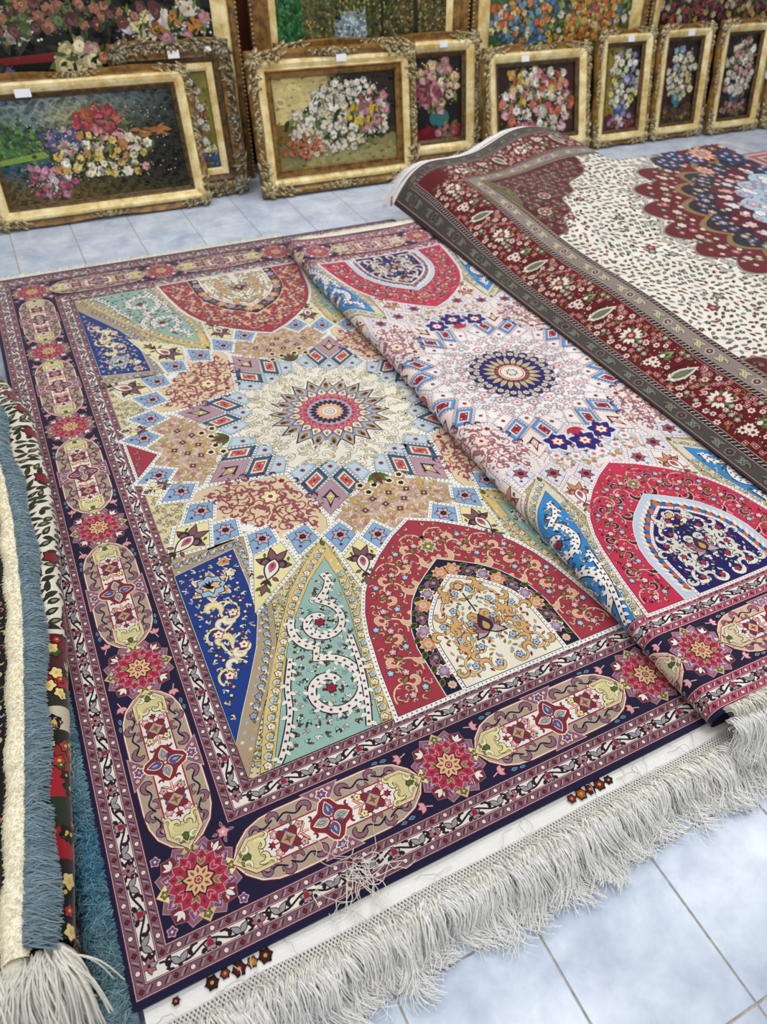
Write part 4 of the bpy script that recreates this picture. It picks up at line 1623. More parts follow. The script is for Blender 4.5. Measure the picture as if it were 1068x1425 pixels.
    for k in range(72):
        a = 2 * PI * k / 72
        q = MC + 1.115 * np.cos(a) * sx + 1j * 1.115 * np.sin(a) * sy
        if q.real < 2.05 and q.imag < 3.15:
            for w in (-.03, .0, .03):
                comma(F, q + w, a + w * 60, .050, '#B9B3AC', '#8E8880', k % 2 == 0, 3, 1.6)
    ring(1.075, 26, .10, '#8E8880', 5)
    ring(1.064, 26, .10, '#66101A', 6)
    ring(.880, 24, .09, '#8A7148', 8)
    ring(.845, 24, .09, '#1F1B2C', 9)
    ring(.715, 22, .07, '#541020', 11)
    ring(.590, 22, .08, '#A9C6D2', 13)
    ring(.30, 12, .1, '#22406E', 17)
    ring(.22, 12, .1, '#D9A08C', 18)
    for rad, n, cols, sz, lay in ((.975, 84, ['#B5606A', '#C9B9A8', '#8A7148', '#D9C9B5'], .024, 8), (1.025, 96, ['#6A8A86', '#B98A84', '#D9B0A8'], .014, 7), (.925, 90, ['#A8525A', '#D9C9B5'], .015, 8), (.785, 70, ['#4E5A7E', '#8C8A9A', '#6E5A6E', '#A89A80'], .022, 10), (.82, 80, ['#8A7148', '#6E6A8C'], .014, 10), (.745, 70, ['#5A4E7E', '#8A8A6A'], .015, 10),
                                  (.65, 40, ['#D98C96', '#E3B5B5', '#C9D3DE'], .030, 12), (.69, 50, ['#E0C8C0', '#D98C96'], .016, 12), (.61, 40, ['#E9E0E0', '#D98C96'], .016, 14), (.54, 36, ['#D9A7B0', '#E9EDF0', '#A9A0C6'], .03, 14), (.50, 28, ['#E9EDF0', '#8FB6C6'], .026, 14),
                                  (.43, 24, ['#D9A08C', '#B08CA8', '#E9EDF0'], .030, 15), (.37, 20, ['#C98A96', '#8FB6C6'], .028, 15)):
        for k in range(n):
            a = 2 * PI * (k + .5) / n
            q = MC + rad * np.cos(a) * sx + 1j * rad * np.sin(a) * sy
            q += (rng.normal(0, .010) + 1j * rng.normal(0, .010))
            if q.real < 2.1 and q.imag < 3.2:
                flower(F, q, sz, cols[k % len(cols)], '#3A2430' if rad > .62 else '#7E6A86', '#E3D2C0', 6, a, lay)
    # navy patches and peach blossom beyond the light ring
    for z, sz in ((1.50 + 2.93j, .075), (1.62 + 2.98j, .07), (1.72 + 2.93j, .06), (1.93 + 2.88j, .08), (2.0 + 2.70j, .07), (2.05 + 2.45j, .06)):
        F.add(z + lobes(6, sz, .15, 5) * (1 + 0j), '#1C3358', 18)
        for k in range(5):
            flower(F, z + sz * .5 * np.exp(1j * k * 1.26), .015, '#8FA6C6' if k % 2 else '#C98AA0', '#1C3358', '#E9EDF0', 5, k, 19)
    for z, sz in ((1.80 + 2.96j, .07), (1.64 + 2.80j, .05)):
        for k in range(10):
            leafy(F, z + sz * .35 * np.exp(1j * k * PI / 5), k * PI / 5, sz * .75, sz * .4, '#E0A890', '#9A5A50', 20)
        F.add(z + ell(sz * .45, n=10), '#B07A78', 22)
        F.add(z + ell(sz * .25, n=8), '#8FA6A0', 23)
    return B, F


def crop_red(p):
    q = Pat()
    for a, c, h in zip(p.P, p.C, p.H):
        m_ = a.mean()
        x = 1.885 + m_.real * .93
        e = max(np.ptp(a.real), np.ptp(a.imag))
        yy = m_.imag + .17 * float(sst((x - 2.2) / .6)) * min(max((m_.imag - 2.4) / 1.1, 0), 1)
        if e < .2 and float(outside_red(np.array(x), np.array(yy))) > .13:
            continue
        if m_.imag < NEAR:
            continue
        q.add(np.clip(a.real, 0, RS_MAX) + 1j * np.clip(a.imag, NEAR, FAR) if e > .2 else a, c, h)
    return q


RB, RF = red_pattern()
build_pat('border_pattern', crop_red(RB), red_map, M_pile_soft, red_rug, .00022, .022)['kind'] = 'stuff'
build_pat('field_pattern', crop_red(RF), red_map, M_pile_soft, red_rug, .00022, .022)['kind'] = 'stuff'
grid_mesh('backing', np.linspace(0, RS_MAX + .02, 90), np.linspace(NEAR, FAR, 110), lambda u, v: red_map(u, v, np.full_like(u, -.005)), plain('rug_back_brown', '#4A3434', .95), red_rug)
# white woven end with its short fringe along the far edge
grid_mesh('kilim_edge', np.linspace(0, 1.3, 60), np.linspace(0, .055, 6),
          lambda u, w: red_map(u, np.full_like(u, FAR), np.zeros_like(u)) + np.stack([np.zeros_like(u) - .008 * w / .055, w, .004 - w * w * 14], 1), M_kilim, red_rug)
pth = []
for k in range(2600):
    s = rng.uniform(-.005, 1.1)
    b = red_map(np.array([s]), np.array([FAR]), np.array([0.]))[0] + np.array([-.010, .040, -.012])
    l = rng.uniform(.035, .07)
    d = np.array([rng.normal(-.35, .3), .7, .18])
    pth.append([b + d * l * t + np.array([0, 0, -.045 * t * t]) + np.array([.006 * math.sin(7 * t + k), 0, .004 * math.sin(5 * t + k)]) for t in np.linspace(0, 1, 6)])
tubes('fringe', pth, .0013, M_cotton, red_rug, [lin('#FFFFFF')] * len(pth))['kind'] = 'stuff'
# small red and white tag at the corner
b = red_map(np.array([.01]), np.array([FAR]), np.array([0.]))[0]
tp = Pat()
tp.add(np.array([0, .05, .05 + .022j, .022j]), '#C2222E', 0)
for q in (.008, .022, .036):
    tp.add(np.array([q + .004j, q + .006 + .004j, q + .003 + .018j, q - .003 + .018j]), '#F0E6E4', 1)
to = build_pat('corner_tag', tp, lambda u, v, h: np.stack([b[0] - .022 + v * .5, b[1] + .012 - h, b[2] - .035 + u + v * .2], 1), M_pile_soft, red_rug, .0004)
to['label'] = 'small red and white cloth tag at the corner'

# a further pink rug beyond it, at the right edge of the view
pink_rug = tag(empty('pink_rug', (5.3, 3.2, 0)), 'pinkish red rug lying beyond the red rug, at the right edge of the photo', 'rug')
pp = Pat()
pp.add(np.array([-.85 - .6j, .7 - .6j, .7 + .34j, -.85 + .34j]), '#A9555C', 0)
for d, c in ((.02, '#D9B9B4'), (.05, '#B0646A'), (.09, '#E3CFC8'), (.11, '#A34650')):
    pp.add(np.array([-.85 + d - 1j * (.6 - d), .7 - d - 1j * (.6 - d), .7 - d + 1j * (.34 - d), -.85 + d + 1j * (.34 - d)]), c, int(d * 100))
for k in range(160):
    z = rng.uniform(-.7, .6) + 1j * rng.uniform(-.5, .2)
    flower(pp, z, .024, ['#D9A59A', '#C98A84', '#E3CFC8'][k % 3], '#7A2A34', '#8A3A44', 6, k, 13)
build_pat('woven_pattern', pp, lambda u, v, h: np.stack([u, v, .10 + h], 1), M_pile_soft, pink_rug, .0003)['kind'] = 'stuff'
box('rug_body', -.85, .7, -.6, .34, 0, .098, plain('rug_side_rose', '#8E4A50', .95), pink_rug)

# ---------------------------------------------------------------- woven end and fringes of the open rug
def wob(n, amp):
    return rng.normal(0, amp, n)


def hanging(n, x0, x1, y0, z0, ln, out, colr, lift=.0, clump=60, seed=0, zfloor=.003, zfun=None, hook=.35):
    """yarns that leave the edge towards the viewer, bend over it and fall in loose clumps"""
    r = np.random.default_rng(seed)
    K = 11
    t = np.linspace(0, 1, K)
    cx = np.sort(r.uniform(x0, x1, clump))
    cs = r.normal(0, .16, clump)
    co = r.uniform(.75, 1.15, clump)
    cl = r.uniform(.78, 1.12, clump)
    ck = r.normal(0, 1, clump)
    paths, cols = [], []
    for i in range(n):
        x = r.uniform(x0, x1)
        j = min(max(np.searchsorted(cx, x), 0), clump - 1)
        L = ln * cl[j] * r.uniform(.75, 1.12)
        o = out * co[j] * r.uniform(.75, 1.2)
        pull = (cx[j] - x) * .45
        z_0 = z0 if zfun is None else zfun(x)
        ys = y0 - r.uniform(0, .012) - o * (1 - (1 - t) ** 1.8) * (.55 + .45 * t)
        drop = np.maximum(L - o * .6, .01)
        arch = (lift + r.uniform(0, .012)) * np.sin(PI * np.minimum(t * 1.6, 1))
        zs = z_0 + arch - drop * t ** 1.9 + r.normal(0, .002)
        zs = np.maximum(zs, zfloor + r.uniform(0, .01))
        wv = (.0065 * np.sin(t * (8 + 2 * ck[j]) + 3 * ck[j]) + .0035 * np.sin(t * r.uniform(6, 13) + r.uniform(0, 6))) * np.minimum(1, t * 2)
        xs = x + pull * t + cs[j] * L * t ** 1.3 + r.normal(0, .035) * t * L * 3 + wv
        if r.random() < hook:
            k = t > .55
            q = (t[k] - .55) / .45
            xs[k] += np.sign(ck[j]) * .022 * q * q
            zs[k] += .012 * q * q
        ys = ys + (.004 * np.sin(t * (9 + ck[j])) + .003 * np.sin(t * r.uniform(5, 11) + r.uniform(0, 6))) * np.minimum(1, t * 2)
        paths.append(np.stack([xs, ys, zs], 1))
        g = r.uniform(.9, 1.0)
        c = np.array(lin(colr)) * g * np.array([1, .998 - r.uniform(0, .012), .99 - r.uniform(0, .03)])
        cols.append(c)
    return paths, cols


def add_fringe(root, specs, name='fringe', rad=.0015):
    P_, C_ = [], []
    for s in specs:
        a, b_ = hanging(**s)
        P_ += a
        C_ += b_
    off = np.array(root.location)
    P_ = np.array(P_) - off
    rr = rng.uniform(.8, 1.2, len(P_)) * rad
    o = tubes(name, P_, rr, M_cotton, root, C_)
    o['kind'] = 'stuff'
    return o


def lattice(root, x0, x1, y0, y1, za, zb, name='knotted_lattice'):
    """diagonal knotting between the woven end and the fringe"""
    ps = []
    n = int((x1 - x0) / .0075)
    for i in range(n):
        x = x0 + i * .0075
        for s in (-1, 1):
            K = 5
            t = np.linspace(0, 1, K)
            ps.append(np.stack([x + s * .0150 * t, y0 + (y1 - y0) * t, za + (zb - za) * t + .002 * np.sin(PI * t)], 1) + np.array([0, 0, .0006 * s]))
    o = tubes(name, np.array(ps) - np.array(root.location), .0015, M_cotton, root, [lin('#EFEDE9')] * len(ps), taper=1)
    o['kind'] = 'stuff'


YE = RC[1] - RL          # near edge of the open rug
# the rug under it: its woven white end shows in front of the navy edge
under_rug = tag(empty('rug_beneath', (.875, .45, 0)), 'rug beneath the open rug, only its white woven end and long white fringe showing', 'rug')
ox, oy = .875, .45


def strip_fn(y0, y1, z0, z1):
    def f(u, w):
        return np.stack([u - ox, y0 + (y1 - y0) * w - oy + .003 * np.sin(u * 17), z0 + (z1 - z0) * w ** 1.5 + .0015 * np.sin(u * 23)], 1)
    return f


grid_mesh('kilim_end', np.linspace(-.115, 2.6, 90), np.linspace(0, 1, 5), strip_fn(YE + .05, YE - .036, .050, .0485), M_kilim, under_rug)
box('rug_body', -.985, 1.0, .04, 3.005, .0265, .0495, plain('rug_side_wine', '#3A1E24', .95), under_rug)
lattice(under_rug, -.115, 1.75, YE - .034, YE - .058, .050, .0475)
# woven flower motifs left at the margin
mp = Pat()
for x, rad, c in ((.005, .012, '#3A1418'), (.03, .009, '#8A3A24'), (.055, .013, '#5A1620'), (.08, .010, '#B07A2A'), (.105, .013, '#4A1A1C'), (-.06, .007, '#5A1620'),
                  (.80, .010, '#8A2A20'), (.825, .013, '#B05A24'), (.85, .012, '#5A1620'), (.875, .013, '#7A2418'), (.90, .010, '#3A1418')):
    z = x - ox + 1j * (YE - .012 - oy + (.004 if c == '#8A3A24' else 0))
    mp.add(z + lobes(6, rad, .18, 3), '#2A1014', 0)
    mp.add(z + lobes(6, rad * .72, .18, 3), c, 1)
    mp.add(z + ell(rad * .3, n=5), '#C9A24A', 2)
build_pat('signature_motif', mp, lambda u, v, h: np.stack([u, v, .0525 + h], 1), M_pile, under_rug, .0004)['kind'] = 'stuff'
add_fringe(under_rug, [
    dict(n=3300, x0=-.105, x1=1.52, y0=YE - .056, z0=.047, ln=.135, out=.095, colr='#FFFFFF', lift=.016, clump=75, seed=1, hook=.6),
    dict(n=1300, x0=-.10, x1=1.52, y0=YE - .050, z0=.049, ln=.115, out=.070, colr='#FFFEFA', lift=.022, clump=60, seed=2, hook=.8)])
# lowest rug of the pile
low_rug = tag(empty('lowest_rug', (.875, .42, 0)), 'lowest rug of the near pile, showing a second grey-white fringe touching the tiles', 'rug')
box('rug_body', -.985, 1.0, .07, 3.05, .0, .026, plain('rug_side_grey', '#5A5450', .95), low_rug)
ox, oy = .875, .42
grid_mesh('kilim_end', np.linspace(-.10, 2.6, 70), np.linspace(0, 1, 4), strip_fn(YE + .04, YE - .058, .0262, .022), M_kilim, low_rug)
lattice(low_rug, -.11, 1.7, YE - .056, YE - .076, .024, .021)
add_fringe(low_rug, [
    dict(n=2800, x0=-.10, x1=1.55, y0=YE - .074, z0=.022, ln=.105, out=.095, colr='#FDFEFF', lift=.004, clump=90, seed=5, hook=.5)])
# fringe of the folded rug, heaped at its near end
add_fringe(folded_rug, [
    dict(n=2300, x0=1.20, x1=1.95, y0=C2[1] - RL * S2V - .012, z0=.118, ln=.13, out=.070, colr='#FFFFFF', lift=.020, clump=50, seed=8, hook=.6, zfloor=.02),
    dict(n=900, x0=1.205, x1=1.9, y0=C2[1] - RL * S2V + .010, z0=.128, ln=.06, out=.050, colr='#FBF9F2', lift=.024, clump=40, seed=9, hook=.9, zfloor=.05)])
grid_mesh('kilim_end', np.linspace(-.30, .5, 40), np.linspace(0, 1, 4),
          lambda u, w: np.stack([u, -RL * S2V + .004 - .03 * w, .1235 - .012 * w * w + .002 * np.sin(u * 30)], 1), M_kilim, folded_rug)
# far fringes
for root, x0, x1, y, z, sd in ((dome_rug, -.1, 1.25, RC[1] + RL, .055, 21), (folded_rug, 1.26, 1.9, C2[1] + RL * S2V, .12, 22)):
    ps = []
    r = np.random.default_rng(sd)
    for i in range(2000):
        x = r.uniform(x0, x1)
        l = r.uniform(.035, .08)
        t = np.linspace(0, 1, 6)
        ps.append(np.stack([x + r.normal(0, .2) * l * t, y + l * t, np.maximum(z + .022 * t * r.uniform(.2, 1.2) - .05 * t ** 3, .004)], 1))
    tubes('fringe_far', np.array(ps) - np.array(root.location), .0013, M_cotton, root, [lin('#FFFDF4')] * len(ps))['kind'] = 'stuff'
# a few stray warp yarns caught on the border
ps = []
r = np.random.default_rng(77)
for i in range(26):
    x = .315 + r.normal(0, .014)
    y = YE + .012 + r.normal(0, .008)
    a = r.uniform(-1.2, 1.2) - PI / 2
    pts = [np.array([x, y + .045 + r.normal(0, .012), .064 + r.uniform(0, .006)])]
    for k in range(9):
        a += r.normal(0, .55)
        pts.append(pts[-1] + np.array([math.cos(a) * .013, math.sin(a) * .013, 0]))
    q = np.array(pts)
    q[:, 2] = .063 + .010 * np.abs(np.sin(np.linspace(0, 5, 10) + i)) * np.where(q[:, 1] > YE, 1, .4)
    q[:, 2] = np.where(q[:, 1] < YE - .01, .058, q[:, 2])
    ps.append(q)
for i in range(34):
    x = r.uniform(-.08, 1.25)
    a = r.uniform(-1.2, 1.2) + PI / 2
    pts = [np.array([x, YE - .05, .057])]
    for k in range(9):
        a += r.normal(0, .5)
        pts.append(pts[-1] + np.array([math.cos(a) * .008, math.sin(a) * .008, .004 * math.cos(k * .6)]))
    ps.append(np.array(pts))
tubes('stray_yarn', np.array(ps) - np.array(dome_rug.location), .0009, M_cotton, dome_rug, [lin('#EFEAE2')] * len(ps), taper=1)['kind'] = 'stuff'

# ---------------------------------------------------------------- teal wool fringe along the left edge of the open rug
ps, cs = [], []
r = np.random.default_rng(31)
for i in range(5200):
    y = .455 + 1.05 * r.random() ** 1.15
    k = r.uniform(.6, 1.15)
    L = .115 * k * (1 - .45 * max(0, (y - 1.0) / .6))
    t = np.linspace(0, 1, 9)
    sw = .02 * math.sin(y * 37) + .012 * math.sin(y * 91 + 1)
    a = r.normal(-.25, .55) + sw * 12
    xs = -.134 - .060 * (1 - (1 - t) ** 2) * k + .010 * np.sin(t * r.uniform(5, 12) + r.uniform(0, 6))
    ys = y + a * L * .55 * t + .010 * np.sin(t * r.uniform(6, 13) + r.uniform(0, 6))
    zs = .054 + .022 * np.sin(PI * np.minimum(1, t * 1.5)) * r.uniform(.3, 1.2) - .058 * t ** 1.9 * k
    zs = np.maximum(zs, .006 + r.uniform(0, .012))
    if r.random() < .3:
        q = np.maximum(t - .5, 0) * 2
        xs += .03 * q * q
        zs += .02 * q
    ps.append(np.stack([xs, ys, zs], 1))
    band = .5 + .5 * math.sin(y * 9.5 + .8)
    c1, c2 = np.array(lin('#A6CAD2')), np.array(lin('#3D86AA'))
    m_ = min(1, max(0, .75 * band + (.35 if y > 1.0 else 0) + r.normal(0, .18)))
    c = c1 * (1 - m_) + c2 * m_
    if y < .62:
        c = c * .55 + np.array(lin('#5F8088')) * .45
    cs.append(c * r.uniform(.65, 1.15))
tubes('wool_fringe', np.array(ps) - np.array(dome_rug.location), rng.uniform(.0012, .0020, len(ps)), M_cotton, dome_rug, cs)['kind'] = 'stuff'

# ---------------------------------------------------------------- pile of folded rugs at the left edge
def left_x(y):
    return np.interp(y, [.40, .62, .79, 1.04, 1.35, 1.7, 1.9, 2.26, 2.57, 2.9], [-.205, -.190, -.166, -.137, -.101, -.071, -.065, -.074, -.135, -.24])


leaf_rug = tag(empty('leaf_pattern_rug', (-.2, 1.6, 0)), 'folded cream rug with dark leaves and red blossoms, its rounded fold overlapping the open rug', 'rug')
ZL, RLF = .155, .040


def leafmap(s, y, h):
    """s: distance across the fold, 0 on top far left ... past the rounded edge and down"""
    xe = left_x(y)
    k = s - .09
    a = np.clip(k / RLF, 0, 2.2)
    dn = np.maximum(k - 2.2 * RLF, 0)
    rr = RLF + h
    x = np.where(k < 0, xe - RLF + k, xe - RLF + rr * np.sin(a) - dn * .35)
    z = np.where(k < 0, ZL + h, ZL - RLF + rr * np.cos(a) - dn * .8)
    far = sst((y - 2.25) / .5)
    z = z * (1 - far * .25) + .006 * np.sin(y * 9) + .004 * np.sin(y * 23)
    return np.stack([x + .2, y - 1.6, np.maximum(z, .012)], 1)


lp = Pat()
lp.add(np.array([0 + .60j, .30 + .60j, .30 + 2.75j, 0 + 2.75j]), '#E7E0D0', 0)
r = np.random.default_rng(12)
for y in np.arange(1.28, 2.74, .026):
    for s in np.arange(.01, .29, .034):
        z = s + r.uniform(-.008, .008) + 1j * (y + r.uniform(-.006, .006))
        a = r.normal(.5, .45)
        c = ['#23241C', '#2E2A20', '#3A3A22', '#1E2A22'][r.integers(4)]
        if r.random() < .07:
            lp.add(z + lobes(5, .024, .2, 4, a), '#2A1414', 2)
            lp.add(z + lobes(5, .019, .2, 4, a), '#7E1A24', 3)
            continue
        L = leaf(.044, .017, 5, .7) - .02
        lp.add(L * np.exp(1j * a) + z, c, 1)
        if r.random() < .3:
            lp.add((L * .45) * np.exp(1j * a) + z, '#8A8266', 2)
# coloured border part nearer the viewer
segs = [(.60, .68, '#15181C'), (.68, .74, '#2A1A18'), (.74, .80, '#9A1A26'), (.80, .86, '#23301E'), (.86, .93, '#A01E2A'), (.93, .98, '#8C2A1C'), (.98, 1.02, '#1E1A16'),
        (1.02, 1.08, '#C9BFA6'), (1.08, 1.13, '#2A2A1E'), (1.13, 1.17, '#A42630'), (1.17, 1.22, '#4A1A1E'), (1.22, 1.29, '#6A1420')]
for a, b_, c in segs:
    lp.add(np.array([0 + 1j * a, .30 + 1j * a, .30 + 1j * b_, 0 + 1j * b_]), c, 1)
    for k in range(16):
        z = r.uniform(.0, .29) + 1j * r.uniform(a, b_)
        q = ['#E7D08A', '#B52A34', '#D9D0BC', '#39502E', '#101010', '#C98A96'][r.integers(6)]
        flower(lp, z, r.uniform(.008, .017), q, '#16100E', '#D9B84A', 5, k, 2)
zone_l = ((.07, .215, .009),)
build_pat('woven_pattern', lp, leafmap, M_pile, leaf_rug, .0003, .03, zone_l)['kind'] = 'stuff'
grid_mesh('backing', np.concatenate([[0, .06], np.linspace(.085, .3, 22)]), np.linspace(.60, 2.75, 60), lambda u, v: leafmap(u, v, np.full_like(u, -.004)), plain('rug_back_dark', '#2E2420', .95), leaf_rug)


def band_x(y):
    """right edge of the thick cream band"""
    return left_x(y) - np.interp(y, [.6, .8, 1.05, 1.4, 1.75, 2.1, 2.4], [.062, .064, .066, .074, .094, .115, .10])


fringe_rug = tag(empty('black_rug', (-.3, 1.4, 0)), 'black patterned rug with a thick cream edge, grey-blue yarn fringe and white tassels, far left', 'rug')
off = np.array(fringe_rug.location)
# grey-blue yarns combed to the right
ps, cs = [], []
for i in range(6500):
    y = r.uniform(.60, 2.32)
    L = .046 * r.uniform(.75, 1.15) * (1 + .12 * math.sin(y * 21)) * (1.15 if y < .85 else 1)
    t = np.linspace(0, 1, 8)
    x0 = float(band_x(np.array(y))) - .008
    dr = -.30 if y < .85 else (-.06 + .22 * math.sin(y * 15))
    xs = x0 + L * t * .95
    ys = y + dr * L * t + .004 * np.sin(t * r.uniform(4, 9) + r.uniform(0, 6)) + r.normal(0, .10) * L * t
    zs = .176 + .011 * np.sin(PI * t) * r.uniform(.5, 1.3) - .010 * t * t + r.uniform(-.004, .005)
    ps.append(np.stack([xs, ys, zs], 1))
    m_ = r.random()
    c = np.array(lin('#9DB0B9')) * (1 - m_) + np.array(lin('#7492A2')) * m_
    cs.append(c * r.uniform(.7, 1.15))
tubes('yarn_fringe', np.array(ps) - off, rng.uniform(.0012, .0018, len(ps)), M_cotton, fringe_rug, cs)['kind'] = 'stuff'
ny = 90
ysn = np.linspace(.585, 2.30, ny)


def band_fn(u, y):
    a = u * PI
    xr = band_x(y)
    w = .0215 * (1 - .25 * sst((y - 1.5) / .6)) + .0015 * np.sin(y * 40)
    x = xr - w + w * np.cos(a)
    z = .168 + .018 * np.sin(a) ** .7 + .0015 * np.sin(y * 90 + u * 9)
    return np.stack([x, y, z], 1) - off


M_cream = pile_material('cream_wool', weave=260., colour='#FAF4DE', var=.08, sheen=.5, bump=.6, lo=.97, hi=1.03)
grid_mesh('cream_edge', np.linspace(0, 1, 12), ysn, band_fn, M_cream, fringe_rug)
ps = []
for i in range(9000):
    u, y = r.random(), r.uniform(.585, 2.3)
    b0 = band_fn(np.array([u]), np.array([y]))[0]
    n_ = np.array([math.cos(u * PI), r.normal(0, .3), math.sin(u * PI)])
    l = r.uniform(.0018, .0042)
    ps.append([b0 - n_ * .001, b0 + n_ * l * .6 + np.array([0, -.001, 0]), b0 + n_ * l + np.array([r.normal(0, .002), -.003, -.001])])
tubes('wool_nap', ps, .0011, M_cotton, fringe_rug, [np.array(lin('#FCF6E0')) * g for g in r.uniform(.85, 1.05, len(ps))])['kind'] = 'stuff'
# black ground with a light running ornament
bp = Pat()
bp.add(np.array([0 + .62j, .3 + .62j, .3 + 2.2j, 0 + 2.2j]), '#141214', 0)
for y in np.arange(.63, 2.2, .020):
    for s, q in ((.03, 0), (.052, 1), (.085, 2), (.12, 0), (.15, 1)):
        c = ['#B9AF8A', '#9AA0A8', '#8C7A5A', '#A8685A'][r.integers(4)]
        comma(bp, s + 1j * (y + r.uniform(0, .012)), PI / 2 + r.normal(0, .5), .014, c, None, r.random() < .5, 1, 1.3)
        if q == 1:
            bp.add(s + .011 + 1j * y + ell(.0022, n=5), '#C9C0A8', 1)
for s in (.018, .068):
    bp.add(ribbon(np.array([s + .62j, s + 2.2j]), .003), '#2C2A22', 1)
build_pat('woven_pattern', bp, lambda u, v, h: np.stack([band_x(v) - .030 - u, v, .170 + h], 1) - off, M_pile, fringe_rug, .0003, .05)['kind'] = 'stuff'
grid_mesh('backing', np.linspace(-.05, .3, 4), np.linspace(.62, 2.25, 40), lambda u, v: np.stack([band_x(v) - .030 - u, v, np.full_like(u, .167)], 1) - off, plain('rug_back_black', '#1A1718', .95), fringe_rug)
# near ends of the cream edge and its tassels
def roll_end(cx, cy, rx, ry, z1):
    V, F_ = [], []
    nA, nB = 16, 7
    for j in range(nB):
        q = j / (nB - 1)
        for i in range(nA):
            a = 2 * PI * i / nA
            k = math.cos(q * PI / 2) ** .6
            V.append((cx + rx * math.cos(a) * k - off[0], cy + ry * math.sin(a) * k - off[1], z1 * (.25 + .75 * math.sin(q * PI / 2) ** .8) - off[2]))
    for j in range(nB - 1):
        for i in range(nA):
            F_.append((j * nA + i, j * nA + (i + 1) % nA, (j + 1) * nA + (i + 1) % nA, (j + 1) * nA + i))
    return mesh_obj('rolled_end', V, F_, M_cream, fringe_rug, True)


roll_end(-.282, .585, .030, .030, .172)
roll_end(-.222, .580, .026, .034, .150)
ps, cs = [], []
for i in range(1500):
    b0 = np.array([r.uniform(-.325, -.205), r.uniform(.555, .590), r.uniform(.11, .168)])
    if r.random() < .45:
        a = r.normal(-1.75, .35)
    else:
        a = r.normal(-2.15, .35)
    L = r.uniform(.08, .15)
    g = math.floor(b0[0] * 60)
    a += .35 * math.sin(g * 2.3)
    t = np.linspace(0, 1, 10)
    xs = b0[0] + math.cos(a) * L * t * .75 + .008 * np.sin(t * 5 + g)
    ys = b0[1] + math.sin(a) * L * t - .01 * t
    zs = np.maximum(b0[2] + .016 * np.sin(PI * t) - .12 * t ** 1.6, .012 + r.uniform(0, .03))
    ps.append(np.stack([xs, ys, zs], 1))
    cs.append(np.array(lin('#FBF8F0')) * r.uniform(.85, 1.0))
tubes('tassel', np.array(ps) - off, .0017, M_cotton, fringe_rug, cs, taper=.8)['kind'] = 'stuff'
# what carries the pile: two folded rugs underneath
pile_a = tag(empty('folded_brown_rug', (-.35, 1.5, 0)), 'folded brown and grey rug at the bottom of the left pile, mostly hidden, shaggy side', 'rug')
V, F_ = [], []
yy = np.linspace(.60, 2.7, 40)
for y in yy:
    xr = float(left_x(y)) - .052
    for x, z in ((xr - .5, .004), (xr, .004), (xr + .016, .03), (xr + .016, .075), (xr, .105), (xr - .5, .105)):
        V.append((x + .35, y - 1.5, z * (1 - .25 * float(sst((y - 2.25) / .5)))))
for j in range(len(yy) - 1):
    for k in range(5):
        F_.append((j * 6 + k, j * 6 + k + 1, (j + 1) * 6 + k + 1, (j + 1) * 6 + k))
F_ += [tuple(range(5, -1, -1)), tuple((len(yy) - 1) * 6 + k for k in range(6))]
mesh_obj('rug_body', V, F_, plain('rug_side_taupe', '#6E6254', .95, noise=.3, nscale=60), pile_a)
ps, cs = [], []
for i in range(2600):
    y = r.uniform(.44, 1.15)
    x = float(left_x(max(y, .62))) - .050 + r.uniform(0, .04)
    t = np.linspace(0, 1, 7)
    L = r.uniform(.03, .06)
    ps.append(np.stack([x + L * .12 * t + r.normal(0, .01) * t, y - L * .5 * t + r.normal(0, .02) * t, np.maximum(.050 - .060 * t ** 1.3 + .006 * np.sin(5 * t), .004)], 1))
    cs.append(np.array(lin(['#8A7E70', '#B9B0A4', '#5E5348', '#8A6A48', '#73808A'][r.integers(5)])) * r.uniform(.7, 1.1))
tubes('shaggy_edge', np.array(ps) - np.array(pile_a.location), .0015, M_cotton, pile_a, cs)['kind'] = 'stuff'

# ---------------------------------------------------------------- framed oil paintings leaning on the wall


def gilt(name, c1, c2, metal, rough, scale=30., bump=.15):
    m, nt, b = mat_new(name)
    L = nt.links.new
    tc = N(nt, 'ShaderNodeTexCoord')
    n1 = N(nt, 'ShaderNodeTexNoise', i_Scale=scale, i_Detail=6., i_Roughness=.65)
    L(tc.outputs['Object'], n1.inputs['Vector'])
    cr = N(nt, 'ShaderNodeValToRGB')
    e = cr.color_ramp.elements
    e[0].position, e[0].color = .36, (*lin(c1), 1)
    e[1].position, e[1].color = .62, (*lin(c2), 1)
    L(n1.outputs['Fac'], cr.inputs[0])
    L(cr.outputs[0], b.inputs['Base Color'])
    b.inputs['Metallic'].default_value = metal
    b.inputs['Roughness'].default_value = rough
    bp = N(nt, 'ShaderNodeBump')
    bp.inputs['Strength'].default_value = bump
    bp.inputs['Distance'].default_value = .003
    L(n1.outputs['Fac'], bp.inputs['Height'])
    L(bp.outputs['Normal'], b.inputs['Normal'])
    return m


G_pale = gilt('pale_gilt', '#D0AE60', '#FBEBB6', .06, .3, 12.)
G_brown = gilt('brown_gilt', '#5A3D1C', '#9A7238', .15, .4, 22.)
G_dark = gilt('dark_gilt', '#3A2A18', '#6E5430', .3, .45, 40.)
G_orn = gilt('antique_ornament', '#6E5C3C', '#D6C9A0', .35, .38, 60., .4)
G_silver = gilt('antique_silver', '#3E382C', '#B9AE92', .4, .4, 50., .4)
M_oil = pile_material('oil_paint', weave=120., rough=.32, var=.10, sheen=0., bump=.12)
M_oil.node_tree.nodes['Principled BSDF'].inputs['Specular IOR Level'].default_value = .5
M_paper = plain('white_paper', '#EDEFF2', .6)


